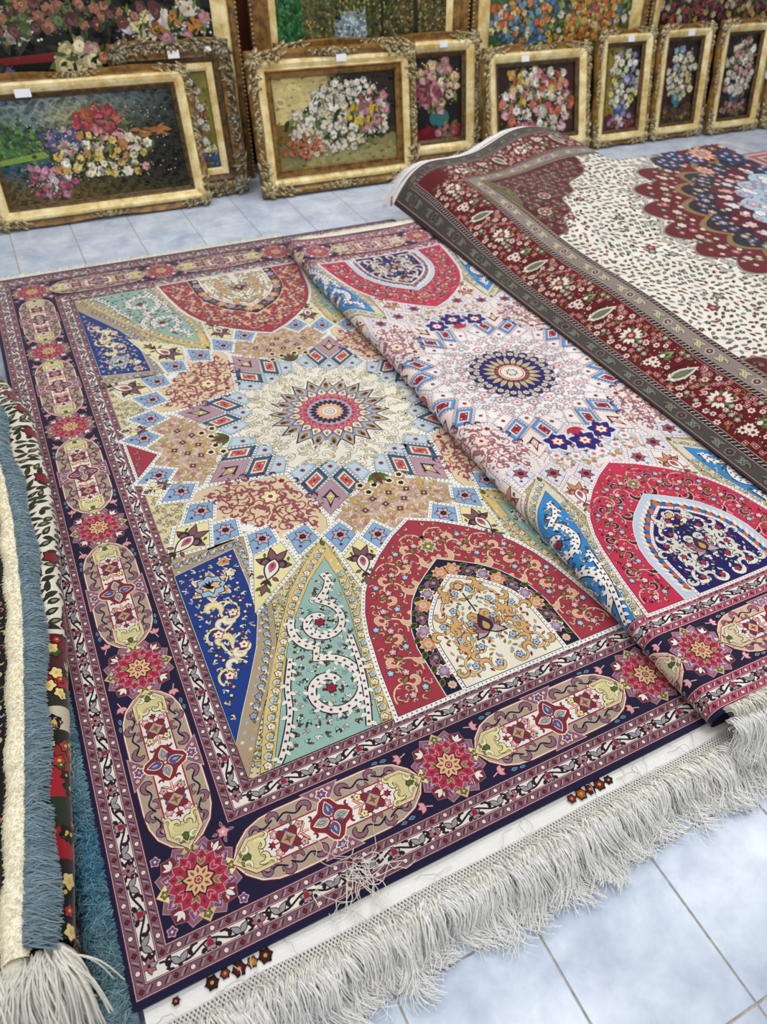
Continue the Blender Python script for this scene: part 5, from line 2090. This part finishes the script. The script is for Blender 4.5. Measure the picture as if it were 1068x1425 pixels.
def lumps(pieces, seglen=5):
    """domed acanthus leaves and curls in low relief -> verts, faces (x, y in the plane, z up)"""
    V, F_ = [], []

    def dome(outline, ridge, h):
        b = len(V)
        n = len(outline)
        for z in outline:
            V.append((z.real, z.imag, 0))
        mid = outline * .55 + ridge * .45
        for z in mid:
            V.append((z.real, z.imag, h * .75))
        V.append((ridge.real, ridge.imag, h))
        for i in range(n):
            j = (i + 1) % n
            F_.append((b + i, b + j, b + n + j, b + n + i))
            F_.append((b + n + i, b + n + j, b + 2 * n))
    for o, h in pieces:
        dome(o, o.mean(), h)
    return V, F_


def ornament_mesh(kind, s, mat, seed):
    """corner: two leafy scrolls meeting at the mitre; bar: a symmetric crest"""
    r = np.random.default_rng(seed)
    pc = []
    if kind == 'corner':
        # local frame: corner at the origin, arms along +x and +y
        for mir in (False, True):
            fl = (lambda z: np.imag(z) + 1j * np.real(z)) if mir else (lambda z: z)
            for k in range(8):
                x = s * (.12 + .115 * k)
                pc.append((fl(x + s * .10j + s * .05j * math.sin(k * 2.1) + leaf(s * .26, s * .12 * (1.15 - k * .07), 4) * np.exp(1j * (.5 + .9 * (-1) ** k))), s * .11 * (1.1 - k * .06)))
                pc.append((fl(x + s * .24j * (1 - k * .07) + leaf(s * .20, s * .10, 4) * np.exp(1j * (2.2 - .5 * (-1) ** k + r.normal(0, .3)))), s * .09))
            for c_, rr in ((.36 + .17j, .10), (.66 + .13j, .075), (.16 + .33j, .07), (.90 + .10j, .05)):
                for a in np.arange(0, 5.2, .75):
                    q = rr * (1 - a / 8)
                    pc.append((fl(s * (c_ + q * np.exp(1j * a)) + ell(s * .036, s * .036, 6)), s * .10))
        for k in range(7):
            a = math.radians(45 + (k - 3) * 32)
            pc.append((s * (.16 + .16j) + leaf(s * .30, s * .14, 4) * np.exp(1j * a), s * .15))
        pc.append((s * (.13 + .13j) + ell(s * .09, s * .09, 8), s * .19))
    else:
        for mir in (1, -1):
            fl = lambda z: mir * np.real(z) + 1j * np.imag(z)
            for k in range(7):
                x = s * (.06 + .13 * k)
                pc.append((fl(x + s * .02j + leaf(s * .24, s * .11 * (1.1 - k * .08), 4) * np.exp(1j * (.25 + .8 * (k % 2)))), s * .10 * (1.1 - k * .07)))
                pc.append((fl(x + s * .16j * (1 - k * .1) + leaf(s * .15, s * .08, 4) * np.exp(1j * (1.6 - .7 * (k % 2)))), s * .08))
            for a in np.arange(0, 5, .8):
                pc.append((fl(s * (.34 + .13j + .08 * (1 - a / 9) * np.exp(1j * a)) + ell(s * .034, s * .034, 6)), s * .09))
        for k in range(5):
            pc.append((leaf(s * .30, s * .13, 4) * np.exp(1j * math.radians(90 + (k - 2) * 34)), s * .13))
        pc.append((ell(s * .08, s * .08, 8) + s * .03j, s * .16))
    V, F_ = lumps(pc)
    me = bpy.data.meshes.new('ornament')
    me.from_pydata(V, [], F_)
    me.materials.append(mat)
    me.polygons.foreach_set('use_smooth', [True] * len(me.polygons))
    me.update()
    return me


_orn = {}


def ornament(kind, s, mat):
    k = (kind, round(s, 3), mat.name)
    if k not in _orn:
        _orn[k] = ornament_mesh(kind, s, mat, 5)
    return _orn[k]


def moulding(name, w, h, prof, mat, parent, wave=None, n_sub=24):
    """closed loop of a profile [(inset, height)] round a w x h rectangle; wave(t, side) swells the outer edge"""
    V, F_ = [], []
    loops = []
    for d, z in prof:
        ring = []
        for side in range(4):
            A = [(d, d), (w - d, d), (w - d, h - d), (d, h - d)][side]
            B = [(w - d, d), (w - d, h - d), (d, h - d), (d, d)][side]
            nrm = [(0, -1), (1, 0), (0, 1), (-1, 0)][side]
            for i in range(n_sub):
                t = i / n_sub
                o = wave(t, d) if wave else 0.
                ring.append((A[0] + (B[0] - A[0]) * t + nrm[0] * o, A[1] + (B[1] - A[1]) * t + nrm[1] * o, z))
        loops.append(ring)
    n = 4 * n_sub
    for r_ in loops:
        V += r_
    for j in range(len(loops) - 1):
        for i in range(n):
            F_.append((j * n + i, j * n + (i + 1) % n, (j + 1) * n + (i + 1) % n, (j + 1) * n + i))
    o = mesh_obj(name, V, F_, mat, parent, False)
    return o


def rgb(h):
    return np.array(lin(h))


def wash(p, w, h, fn, cell, seed, lay=0, ang=0., stretch=1.6):
    """brushed ground: overlapping dabs coloured by place"""
    r = np.random.default_rng(seed)
    k = 0
    for y in np.arange(-cell * .3, h + cell * .3, cell * .62):
        for x in np.arange(-cell * .3, w + cell * .3, cell * .62):
            xx, yy = x + r.normal(0, cell * .2), y + r.normal(0, cell * .2)
            c = fn(min(max(xx / w, 0), 1), min(max(yy / h, 0), 1), r) * r.uniform(.82, 1.15)
            a = ang + r.normal(0, .5)
            q = xx + 1j * yy + ell(cell * .62 * stretch, cell * .72, 7) * np.exp(1j * a)
            p.add(np.clip(q.real, 0, w) + 1j * np.clip(q.imag, 0, h), tuple(np.clip(c, 0, 1)), lay + (k % 5) * .2)
            k += 1


def rose(p, z, s, c, r, lay):
    c = rgb(c) if isinstance(c, str) else c
    for k in range(6):
        a = r.uniform(0, 6.28)
        p.add(z + s * .42 * np.exp(1j * a) + ell(s * .62, s * .5, 8) * np.exp(1j * a), tuple(np.clip(c * r.uniform(.40, .8), 0, 1)), lay)
    for k in range(6):
        a = k * 1.05 + r.uniform(0, .5)
        p.add(z + s * .36 * np.exp(1j * a) + ell(s * .42, s * .26, 7) * np.exp(1j * (a + 1.4)), tuple(np.clip(c * r.uniform(.85, 1.25) + .03, 0, 1)), lay + .3)
    for k in range(4):
        a = r.uniform(0, 6.28)
        p.add(z + s * .2 * np.exp(1j * a) + ell(s * .24, s * .12, 6) * np.exp(1j * (a + 1.4)), tuple(np.clip(c * r.uniform(.5, 1.4), 0, 1)), lay + .6)
    p.add(z + .03 * s + ell(s * .12, s * .10, 6), tuple(np.clip(c * .35, 0, 1)), lay + .8)


def daisy(p, z, s, c, core, r, lay):
    c = rgb(c) if isinstance(c, str) else c
    n = 6
    a0 = r.uniform(0, 6)
    sq = r.uniform(.7, 1)
    for k in range(n):
        a = a0 + k * 2 * PI / n
        d = np.cos(a) + 1j * np.sin(a) * sq
        L = ell(s * .48, s * .36, 8) * np.exp(1j * np.angle(d)) + d * s * .5
        p.add(z + grow(L, s * .05), tuple(c * .38), lay)
        p.add(z + L, tuple(np.clip(c * r.uniform(.78, 1.08), 0, 1)), lay + .3)
    p.add(z + ell(s * .26, s * .22, 7), tuple(rgb(core)), lay + .6)
    p.add(z + ell(s * .13, s * .11, 6) + s * .04, tuple(rgb('#3A3418')), lay + .8)


def bouquet(p, poly, cols, size, seed, lay=3, leaves=('#2E3A1C', '#4A5A2A', '#1E2A16', '#6E7A3E'), gap=1.45, daisies=.5, greens=90, sprays=60, core='#C9A53A'):
    r = np.random.default_rng(seed)
    x0, x1, y0, y1 = poly.real.min(), poly.real.max(), poly.imag.min(), poly.imag.max()

    def pick():
        for _ in range(200):
            z = r.uniform(x0, x1) + 1j * r.uniform(y0, y1)
            if inside(z, poly)[0]:
                return z
        return poly.mean()
    for k in range(greens):
        z = pick()
        p.add(z + leaf(size * r.uniform(1.2, 2.2), size * r.uniform(.5, .9), 4) * np.exp(1j * r.uniform(0, 6.28)), tuple(rgb(leaves[k % len(leaves)]) * r.uniform(.7, 1.2)), lay)
    for k in range(sprays):
        z = pick()
        c = rgb(cols[r.integers(len(cols))])
        for q in range(4):
            p.add(z + size * .5 * (r.normal() + 1j * r.normal()) + ell(size * .16, size * .13, 6), tuple(np.clip(c * r.uniform(.5, 1.1), 0, 1)), lay + .4)
    got = []
    for k in range(500):
        z = pick()
        s = size * r.uniform(.7, 1.2)
        if all(abs(z - g) > (s + t) * .5 * gap for g, t in got):
            got.append((z, s))
    got.sort(key=lambda g: -g[0].imag)
    for i, (z, s) in enumerate(got):
        c = cols[r.integers(len(cols))]
        if r.random() < daisies:
            daisy(p, z, s * .95, c, core, r, lay + 1 + (i % 3))
        else:
            rose(p, z, s, c, r, lay + 1 + (i % 3))
    for k in range(greens // 4):
        z = pick()
        p.add(z + leaf(size * r.uniform(.7, 1.3), size * .35, 4) * np.exp(1j * r.uniform(0, 6.28)), tuple(rgb(leaves[k % len(leaves)]) * 1.1), lay + 4.2)


def blob(cx, cy, rx, ry, seed=0, n=26, j=.12):
    r = np.random.default_rng(seed)
    a = np.arange(n) * 2 * PI / n
    return cx + 1j * cy + (1 + r.normal(0, j, n)) * (rx * np.cos(a) + 1j * ry * np.sin(a))


def mixf(*stops):
    """colour by height (y 0..1)"""
    ys = [s[0] for s in stops]
    cs = np.array([rgb(s[1]) for s in stops])
    return lambda x, y, r: np.array([np.interp(y, ys, cs[:, k]) for k in range(3)])


def framed(label, x0, x1, yb, yt, zt, fw, paint, style, tags=(), name='framed_painting', group='framed paintings along the wall'):
    w = x1 - x0
    h = math.hypot(yt - yb, zt)
    root = empty(name, (x0, yb, .004))
    root.rotation_euler = (math.atan2(zt, yt - yb), 0, 0)
    tag(root, label, 'painting', group)
    sw = (lambda t, d: (.014 * abs(math.sin(PI * t * 2)) ** 1.5 * (1 if .0 <= t <= 1 else 0) - .006) * max(0, 1 - d / (fw * .45))) if style in ('swept', 'silver', 'swept_brown') else None
    T = .030
    z0 = T
    if style in ('swept', 'swept_brown'):
        outer = [(.0, 0), (0, T * .8), (fw * .06, T * 1.25), (fw * .14, T * 1.15), (fw * .26, T * .95), (fw * .30, T * 1.0)]
        panel_ = [(fw * .30, T * 1.0), (fw * .36, T * 1.5), (fw * .46, T * 1.62), (fw * .6, T * 1.45), (fw * .74, T * 1.05), (fw * .78, T * .9)]
        slip = [(fw * .78, T * .9), (fw * .81, T * 1.0), (fw * .86, T * .95), (fw * .97, T * .55), (fw * 1.0, T * .5), (fw * 1.0, T * .3)]
        mats = (G_brown, G_pale if style == 'swept' else G_brown, G_dark)
    elif style == 'silver':
        outer = [(.0, 0), (0, T * .7), (fw * .05, T * 1.2), (fw * .12, T * 1.0), (fw * .38, T * 1.35), (fw * .48, T * 1.1)]
        panel_ = [(fw * .48, T * 1.1), (fw * .56, T * 1.3), (fw * .70, T * .85), (fw * .74, T * .7)]
        slip = [(fw * .74, T * .7), (fw * .76, T * .85), (fw * .92, T * .75), (fw * 1.0, T * .5), (fw * 1.0, T * .3)]
        mats = (G_brown, G_dark, G_pale)
    elif style == 'classic':
        outer = [(.0, 0), (0, T * .9), (fw * .05, T * 1.3), (fw * .16, T * 1.3), (fw * .30, T * .85), (fw * .36, T * .9)]
        panel_ = [(fw * .36, T * .9), (fw * .40, T * 1.15), (fw * .50, T * 1.2), (fw * .66, T * .75), (fw * .70, T * .95)]
        slip = [(fw * .70, T * .95), (fw * .75, T * 1.05), (fw * .80, T * .6), (fw * .93, T * .55), (fw * .96, T * .7), (fw * 1.0, T * .5), (fw * 1.0, T * .3)]
        mats = (G_brown, G_pale, G_brown)
    else:                                     # plain broad mouldings of the large pictures behind
        outer = [(.0, 0), (0, T * .9), (fw * .10, T * 1.4), (fw * .26, T * 1.2), (fw * .34, T * .8)]
        panel_ = [(fw * .34, T * .8), (fw * .42, T * 1.1), (fw * .62, T * 1.0), (fw * .72, T * .7)]
        slip = [(fw * .72, T * .7), (fw * .76, T * .95), (fw * .84, T * .8), (fw * .96, T * .55), (fw * 1.0, T * .5), (fw * 1.0, T * .3)]
        mats = (G_brown, G_pale if style == 'plain_pale' else G_brown, G_pale)
    moulding('outer_moulding', w, h, outer, mats[0], root, sw)
    moulding('gilt_panel', w, h, panel_, mats[1], root)
    moulding('inner_slip', w, h, slip, mats[2], root)
    v = [(fw * .5, fw * .5, .001), (w - fw * .5, fw * .5, .001), (w - fw * .5, h - fw * .5, .001), (fw * .5, h - fw * .5, .001)]
    mesh_obj('back_board', v, [(0, 1, 2, 3)], G_dark, root)
    # ornaments
    om = G_silver if style == 'silver' else G_orn
    if style in ('swept', 'swept_brown', 'silver', 'classic'):
        s = fw * (1.55 if style != 'silver' else 1.6)
        me = ornament('corner', s, om)
        for (cx, cy, rot) in ((0, 0, 0), (w, 0, PI / 2), (w, h, PI), (0, h, -PI / 2)):
            o = link(bpy.data.objects.new('corner_ornament', me), root)
            o.location = (cx, cy, T * 1.12)
            o.rotation_euler = (0, 0, rot)
        s2 = fw * (1.15 if style != 'silver' else 1.5)
        me = ornament('bar', s2, om)
        for (cx, cy, rot) in ((w / 2, fw * .06, 0), (w - fw * .06, h / 2, PI / 2), (w / 2, h - fw * .06, PI), (fw * .06, h / 2, -PI / 2)):
            if (rot in (PI / 2, -PI / 2) and h < .5) or (rot in (0, PI) and w < .6 and style == 'swept'):
                continue
            o = link(bpy.data.objects.new('centre_ornament', me), root)
            o.location = (cx, cy, T * 1.1)
            o.rotation_euler = (0, 0, rot)
    else:
        # beaded outer edge
        n = int(2 * (w + h) / .022)
        V, F_ = [], []
        for i in range(n):
            d = i * 2 * (w + h) / n
            if d < w:
                q = (d, .004)
            elif d < w + h:
                q = (w - .004, d - w)
            elif d < 2 * w + h:
                q = (2 * w + h - d, h - .004)
            else:
                q = (.004, 2 * w + 2 * h - d)
            b0 = len(V)
            for a in range(5):
                V.append((q[0] + .009 * math.cos(a * 1.2566), q[1] + .009 * math.sin(a * 1.2566), T * 1.15))
            V.append((q[0], q[1], T * 1.5))
            F_ += [(b0 + a, b0 + (a + 1) % 5, b0 + 5) for a in range(5)]
        mesh_obj('beaded_edge', V, F_, G_orn, root)['kind'] = 'stuff'
    # canvas
    cw, ch = w - 2 * fw, h - 2 * fw
    p = Pat()
    p.add(np.array([-.004 - .004j, cw + .004 - .004j, cw + .004 + 1j * (ch + .004), -.004 + 1j * (ch + .004)]), '#2A2418', 0)
    paint(p, cw, ch)
    build_pat('canvas', p, lambda u, v, hh: np.stack([u + fw, v + fw, T * .12 + hh], 1), M_oil, root, .0007)
    for (tx, ty, tw, th, tz) in tags:
        vv = [(tx - tw / 2, ty - th / 2, 0), (tx + tw / 2, ty - th / 2, 0), (tx + tw / 2, ty + th / 2, 0), (tx - tw / 2, ty + th / 2, 0)]
        k = T * tz
        vv = [(a, b, k) for a, b, c in vv] + [(a, b, k + .0012) for a, b, c in vv]
        o = mesh_obj('price_label', vv, [(4, 5, 6, 7), (0, 1, 5, 4), (1, 2, 6, 5), (2, 3, 7, 6), (3, 0, 4, 7)], M_paper, root)
        o['label'] = 'blank white paper price label'
    return root


WHITES = ['#E9E2D0', '#DED6C6', '#EFEBE0', '#CFC4B4']
PINKS = ['#C9788A', '#A8465C', '#D9A2A6', '#8E2F48']


def paint_lake(p, w, h):
    xs = [0, .22, .40, .60, .80, 1.]
    ys = [0, .12, .22, .36, .50, .64, .80, 1.]
    T = [['#5A5028', '#6E6030', '#6A5A2A', '#4E4A20', '#3A3416', '#2A2612'], ['#5E5630', '#6A5C30', '#5A4E28', '#4A4420', '#2E2A16', '#1E1C10'],
         ['#6E6440', '#24485E', '#3A3A22', '#2E2C1A', '#242014', '#16150E'], ['#28506A', '#2A5068', '#2E3A2C', '#262A1C', '#1E1E14', '#161710'],
         ['#5E7E34', '#4A6A30', '#2E3A28', '#2A2E20', '#22241A', '#181A12'], ['#34542E', '#3E5C3A', '#4A5648', '#3A4238', '#2A2C20', '#1C2016'],
         ['#667A72', '#748488', '#A09C74', '#7E7E64', '#4A544E', '#20281E'], ['#6E8088', '#7A8C94', '#828F8C', '#6A7A7E', '#526268', '#2A342E']]
    T = np.array([[rgb(c) for c in row] for row in T])

    def fn(x, y, r):
        i = min(np.searchsorted(ys, y, 'right') - 1, 6)
        j_ = min(np.searchsorted(xs, x, 'right') - 1, 4)
        a = (y - ys[i]) / (ys[i + 1] - ys[i])
        b = (x - xs[j_]) / (xs[j_ + 1] - xs[j_])
        return (T[i, j_] * (1 - a) + T[i + 1, j_] * a) * (1 - b) + (T[i, j_ + 1] * (1 - a) + T[i + 1, j_ + 1] * a) * b
    wash(p, w, h, fn, .022, 1, stretch=2.)
    r = np.random.default_rng(3)
    for k in range(120):
        z = (w * r.normal(.09, .07) + 1j * h * r.normal(.62, .11))
        p.add(z + blob(0, 0, .012, .010, k, 7), tuple(rgb(['#3E6A34', '#5E8A3C', '#24421E'][k % 3])), 2)
    p.add(np.array([0 + .45j * h, .24 * w + .50j * h, .26 * w + .44j * h, 0 + .40j * h]), '#7E9A3A', 2)
    for k in range(30):
        z = w * r.uniform(.70, .92) + 1j * h * r.uniform(.55, .64)
        p.add(z + leaf(.05, .014) * np.exp(1j * r.uniform(-.3, .5)), tuple(rgb('#A8682A') * r.uniform(.6, 1.1)), 2)
    bouquet(p, blob(.55 * w, .42 * h, .27 * w, .22 * h, 1), ['#E6D9BC', '#D9B35A', '#DDA0A0', '#EFE6D2', '#C9804A', '#E0C46A', '#D9C4B4'], .029, 11, 3, greens=150, daisies=.75)
    bouquet(p, blob(.56 * w, .74 * h, .12 * w, .12 * h, 2), ['#B8344A', '#D97A86', '#A82A3A', '#C05A3A'], .032, 12, 4, greens=40, daisies=.1)
    bouquet(p, blob(.24 * w, .19 * h, .12 * w, .16 * h, 3), ['#A8506A', '#8E3A58', '#C98AA0', '#E3D2D6'], .024, 13, 3, greens=50, daisies=.2)
    bouquet(p, blob(.34 * w, .60 * h, .10 * w, .10 * h, 4), ['#3E4E8E', '#C9B4C4', '#5A5A98', '#B98AA4'], .017, 14, 3, greens=40, daisies=.3)
    for k in range(160):
        z = w * r.uniform(.12, .95) + 1j * h * r.uniform(.15, .9)
        p.add(z + ell(.0032, n=5), '#C9C4B4', 6)


def still(bgfn, shapes, flowers, seed, cell=.028):
    def f(p, w, h):
        wash(p, w, h, bgfn, cell, seed)
        for (poly, c, lay) in shapes(w, h):
            p.add(poly, c, lay)
        for k, (cx, cy, rx, ry, cols, size, dz) in enumerate(flowers):
            bouquet(p, blob(cx * w, cy * h, rx * w, ry * h, seed + k), cols, size, seed * 7 + k, 4 + k * .5, daisies=dz, greens=int(70 * (rx * ry * w * h) / .03) + 25, sprays=int(60 * (rx * ry * w * h) / .03) + 12)
    return f


def two(c1, c2, x0=.3, x1=.7, floor_c=None, fy=.2):
    def f(x, y, r):
        t = float(sst((x - x0) / (x1 - x0)))
        c = rgb(c1) * (1 - t) + rgb(c2) * t
        if floor_c and y < fy + .04 * math.sin(x * 9):
            c = rgb(floor_c) * r.uniform(.6, 1.2)
        return c
    return f


def vase(cx, cy, rx, ry, c, c2):
    def s(w, h):
        b = blob(cx * w, cy * h, rx * w, ry * h, 3, 20, .01)
        return [(b, c, 3), ((cx - rx * .3) * w + 1j * (cy + ry * .2) * h + ell(rx * w * .32, ry * h * .5, 10), c2, 3.3),
                (np.array([cx * w - rx * .5 * w + 1j * (cy - ry * 1.35) * h, cx * w + rx * .5 * w + 1j * (cy - ry * 1.35) * h, cx * w + rx * .2 * w + 1j * (cy - ry * .7) * h, cx * w - rx * .2 * w + 1j * (cy - ry * .7) * h]), c, 3)]
    return s


def bg_beige(x, y, r):
    t = float(sst((x - .33) / .25))
    top = rgb('#CDBB7E') * (1 - t) + rgb('#241C14') * t
    if y < .26:
        k = y / .26
        return rgb('#A8A068') * (1 - k * .4) * (1 if x > .2 else .7)
    if x < .2 and y < .5:
        return rgb('#6E5A24')
    return top if y > .4 else top * .6 + rgb('#5A4E26') * .4


def basket(w, h):
    out = [(np.array([.52 * w + .20j * h, .74 * w + .20j * h, .78 * w + .38j * h, .50 * w + .38j * h]), '#4A3A20', 3)]
    for k in range(6):
        x = .535 + .036 * k
        out.append((np.array([x * w + .205j * h, (x + .016) * w + .205j * h, (x + .02) * w + .36j * h, (x - .002) * w + .36j * h]), '#8A7444', 3.3))
    return out


none = lambda w, h: []
CR = 'painting of '
framed('large gold swept frame, lake and blossom picture, foremost at the left', -.05, 1.085, 4.215, 4.41, .655, .105, paint_lake, 'swept',
       [(.305, .60, .075, .036, 1.75)])
framed('dark silver ornate frame with a pale slip, tucked behind the lake picture', .705, 1.345, 4.325, 4.49, .745, .145,
       still(two('#5E5A1E', '#7A7428', .2, .9, '#2A3040', .10), none, [(.72, .45, .16, .42, WHITES + ['#D9B070', '#B0503A'], .026, .8), (.3, .4, .3, .35, WHITES + PINKS, .03, .5), (.9, .12, .12, .10, ['#E9DFA8', '#3E4E8E'], .024, .8)], 23), 'silver',
       [(.33, .70, .06, .036, 1.6), (.52, .715, .03, .02, 1.6)])
framed('wide gold frame, basket of white daisies on a pale ground, left of centre', 1.375, 2.395, 4.175, 4.315, .71, .135,
       still(bg_beige, basket, [(.52, .47, .40, .31, WHITES + WHITES + ['#D9CFA8'], .036, .85), (.80, .60, .11, .20, ['#A84A62', '#8E3050', '#C4808E'], .036, .05), (.72, .55, .12, .13, ['#D9BE3A', '#C9A22A', '#E3D06A'], .03, .2),
                                (.22, .22, .16, .12, ['#C97A5A', '#D9A08A', '#B5643A', '#E0CDB8'], .022, .3), (.62, .82, .20, .10, WHITES, .025, .6)], 33), 'classic',
       [(.545, .665, .062, .034, 1.5)])
framed('gold frame of pink roses in a teal vase on black, behind the basket picture', 1.625, 2.99, 4.43, 4.57, .69, .125,
       still(two('#14100E', '#120E0C', .3, .7, '#7A1420', .12), vase(.855, .26, .065, .12, '#2E6E72', '#5A9A98'),
             [(.85, .66, .13, .29, ['#C98A8E', '#E3CDB0', '#B0566A', '#D9A8A8', '#D9B78A'], .036, .05), (.90, .10, .06, .06, ['#C06070', '#D98A92'], .034, 0.), (.78, .62, .08, .2, PINKS, .026, .1)], 43), 'swept',
       [(1.09, .645, .055, .034, 1.7)])
framed('gold frame of mixed white and pink blossom on maroon, partly behind the red rug', 2.965, 3.808, 4.28, 4.475, .61, .115,
       still(two('#2A0E10', '#3A1014', .3, .7, '#3A1410', .1), none, [(.5, .42, .46, .42, WHITES + ['#D9A0A8', '#C4566A', '#E3BFC0', '#D9B04A', '#C9684A'], .036, .45), (.5, .76, .36, .18, ['#E9E2D0', '#D9B04A', '#C4543A', '#D98A8A'], .03, .3)], 53), 'swept',
       [(.30, .565, .06, .034, 1.75)])
framed('narrow gold frame, lilac and white flowers in a blue vase on olive', 3.832, 4.318, 4.27, 4.435, .675, .10,
       still(two('#8A7A1E', '#1E1810', .2, .75, '#5A1420', .16), vase(.50, .25, .22, .10, '#2A4E9A', '#5A86C8'),
             [(.54, .58, .42, .34, WHITES + ['#B0A4D0', '#8E86BE', '#D9CE7A', '#C9D0B0'], .028, .6), (.5, .09, .42, .07, ['#E3D9D9', '#A88AB0', '#8E2A3A'], .022, .4)], 63), 'swept',
       [(.25, .635, .055, .036, 1.75)])
framed('narrow gold frame, cream flowers in a teal vase above a brown table', 4.346, 4.842, 4.27, 4.42, .685, .10,
       still(two('#3A1216', '#2A0C10', .3, .7, '#4E3A1C', .20), vase(.47, .30, .16, .08, '#2E7A7A', '#6EB0A8'),
             [(.52, .62, .41, .33, WHITES + ['#E0D6B0', '#9AB0C0', '#A84A5A', '#C9B87A'], .029, .6), (.5, .10, .4, .07, ['#6A4A2A', '#8A6A3A', '#5A2E1E'], .022, .2)], 73), 'swept',
       [(.255, .645, .058, .036, 1.75)])
framed('narrow gold frame, white and rose blossom on black, second from right', 4.872, 5.38, 4.235, 4.385, .70, .10,
       still(two('#1E120E', '#120C0C', .3, .7, '#2A1A14', .12), vase(.50, .26, .18, .08, '#2A4A8A', '#5A7AB8'),
             [(.52, .60, .43, .35, WHITES + ['#D9A8A0', '#C98A86', '#E3CFC0'], .033, .6), (.5, .12, .4, .08, ['#C9A090', '#A87A70', '#8E5A50'], .024, .3)], 83), 'swept',
       [(.505, .36, .034, .06, 1.75)])
framed('brown frame cut by the right edge of the photo, end of the front row', 5.412, 5.95, 4.22, 4.40, .70, .12,
       still(two('#3A2A20', '#2A1E18', .3, .7), none, [(.5, .5, .4, .4, ['#A8706A', '#C9A090', '#8A4A48'], .03, .4)], 93), 'swept_brown')
# large pictures standing behind
BG = 'large paintings behind the front row'
framed('very large dark flower picture at the far left, behind the lake picture', -.60, 1.452, 4.56, 4.72, 1.42, .135,
       still(two('#14100C', '#100C0A', .3, .7, '#3A1410', .25),
             lambda w, h: [(np.array([.20 * w + .30j * h, .52 * w + .34j * h, .55 * w + .46j * h, .30 * w + .46j * h]), '#120808', 2), (np.array([.30 * w + .47j * h, .54 * w + .49j * h, .54 * w + .455j * h, .30 * w + .445j * h]), '#7A1C18', 2.5),
                           (np.array([.50 * w + .36j * h, .53 * w + .36j * h, .55 * w + .46j * h, .52 * w + .46j * h]), '#8A2414', 2.6), (blob(.80 * w, .53 * h, .07 * w, .05 * h, 2, 16, .02), '#3A2E20', 3)],
             [(.42, .60, .08, .07, PINKS + WHITES, .045, .2), (.59, .46, .05, .05, ['#E3D49A', '#D9BE6A', '#EFE0B4'], .055, 0), (.80, .56, .09, .05, ['#E3D9A0', '#8A86B0', '#D9D0D0'], .04, .3),
              (.90, .57, .08, .07, WHITES + ['#C98A9A', '#C9803A'], .05, .4), (.74, .47, .12, .025, ['#C98A6A', '#D9B0A0', '#C9803A'], .04, .2), (.34, .40, .06, .05, ['#4E6A8E', '#6A5A8A'], .03, .3), (.5, .62, .3, .05, ['#6A3A3A', '#A8705A', '#5A6A3A'], .035, .4)], 103, .05), 'plain_pale', group=BG)


def paint_forest(p, w, h):
    def fn(x, y, r):
        if abs(x - .42 - (y - .5) * .1) < .10 + .1 * (.5 - y) and y < .66:
            return rgb('#A8BCC8') * r.uniform(.5, 1.2) + .02
        if x < .14:
            return rgb('#2E6A34') * r.uniform(.5, 1.3)
        if x < .34:
            return rgb('#6E6A3A') * r.uniform(.4, 1.2)
        return rgb('#5A5A30') * r.uniform(.4, 1.3) if x < .72 else rgb('#6E5A34') * r.uniform(.4, 1.3)
    wash(p, w, h, fn, .026, 7)
    r = np.random.default_rng(9)
    for k in range(1500):
        x, y = r.uniform(0, 1), r.uniform(.3, 1)
        if abs(x - .42) < .08 and y < .62 and r.random() < .7:
            c = '#C9D6DE'
        else:
            c = ['#8A8A4A', '#3E4A22', '#A8945A', '#2A341A', '#4E7A3E'][r.integers(5)] if x > .15 else ['#2E7A44', '#1E5A34', '#4E8A4A'][r.integers(3)]
        p.add(x * w + 1j * y * h + ell(.009, .006, 6) * np.exp(1j * r.uniform(0, 3)), c, 2 + (k % 4) * .2)
    for x, tw in ((.60, .016), (.80, .030)):
        p.add(np.array([x * w + .40j * h, (x + tw) * w + .40j * h, (x + tw * .5) * w + 1j * h, (x - tw * .3) * w + 1j * h]), '#1E1A12', 4)


framed('very large forest stream picture in brown gold, behind the basket picture', 1.535, 2.955, 4.58, 4.72, 1.30, .155, paint_forest, 'plain', group=BG)
framed('very large bright garden picture, behind the maroon blossom picture', 2.985, 4.415, 4.58, 4.72, 1.25, .135,
       still(two('#3E5A2A', '#5A5A2A', .2, .8, '#24341E', .3), none,
             [(.5, .62, .46, .20, ['#D9B04A', '#4E78A8', '#C9643A', '#E3D49A', '#8AA86A', '#E9E2D0', '#C98A4A'], .026, .4), (.22, .55, .2, .16, ['#3E68A0', '#6A9AC0', '#E3D49A', '#D9864A'], .024, .4), (.72, .58, .2, .15, ['#D9944A', '#C96A3A', '#E0B85A'], .028, .2)], 113, .03), 'plain_pale', group=BG)
framed('very large dark still life at the far right, behind the narrow frames', 4.445, 6.0, 4.58, 4.72, 1.25, .10,
       still(two('#2A1A10', '#1A0E0C', .3, .7), none, [(.45, .60, .42, .10, ['#A8443A', '#C9A05A', '#8A2A3A', '#D9C0A0', '#6A2A4A'], .03, .2)], 123, .05), 'plain_pale', group=BG)
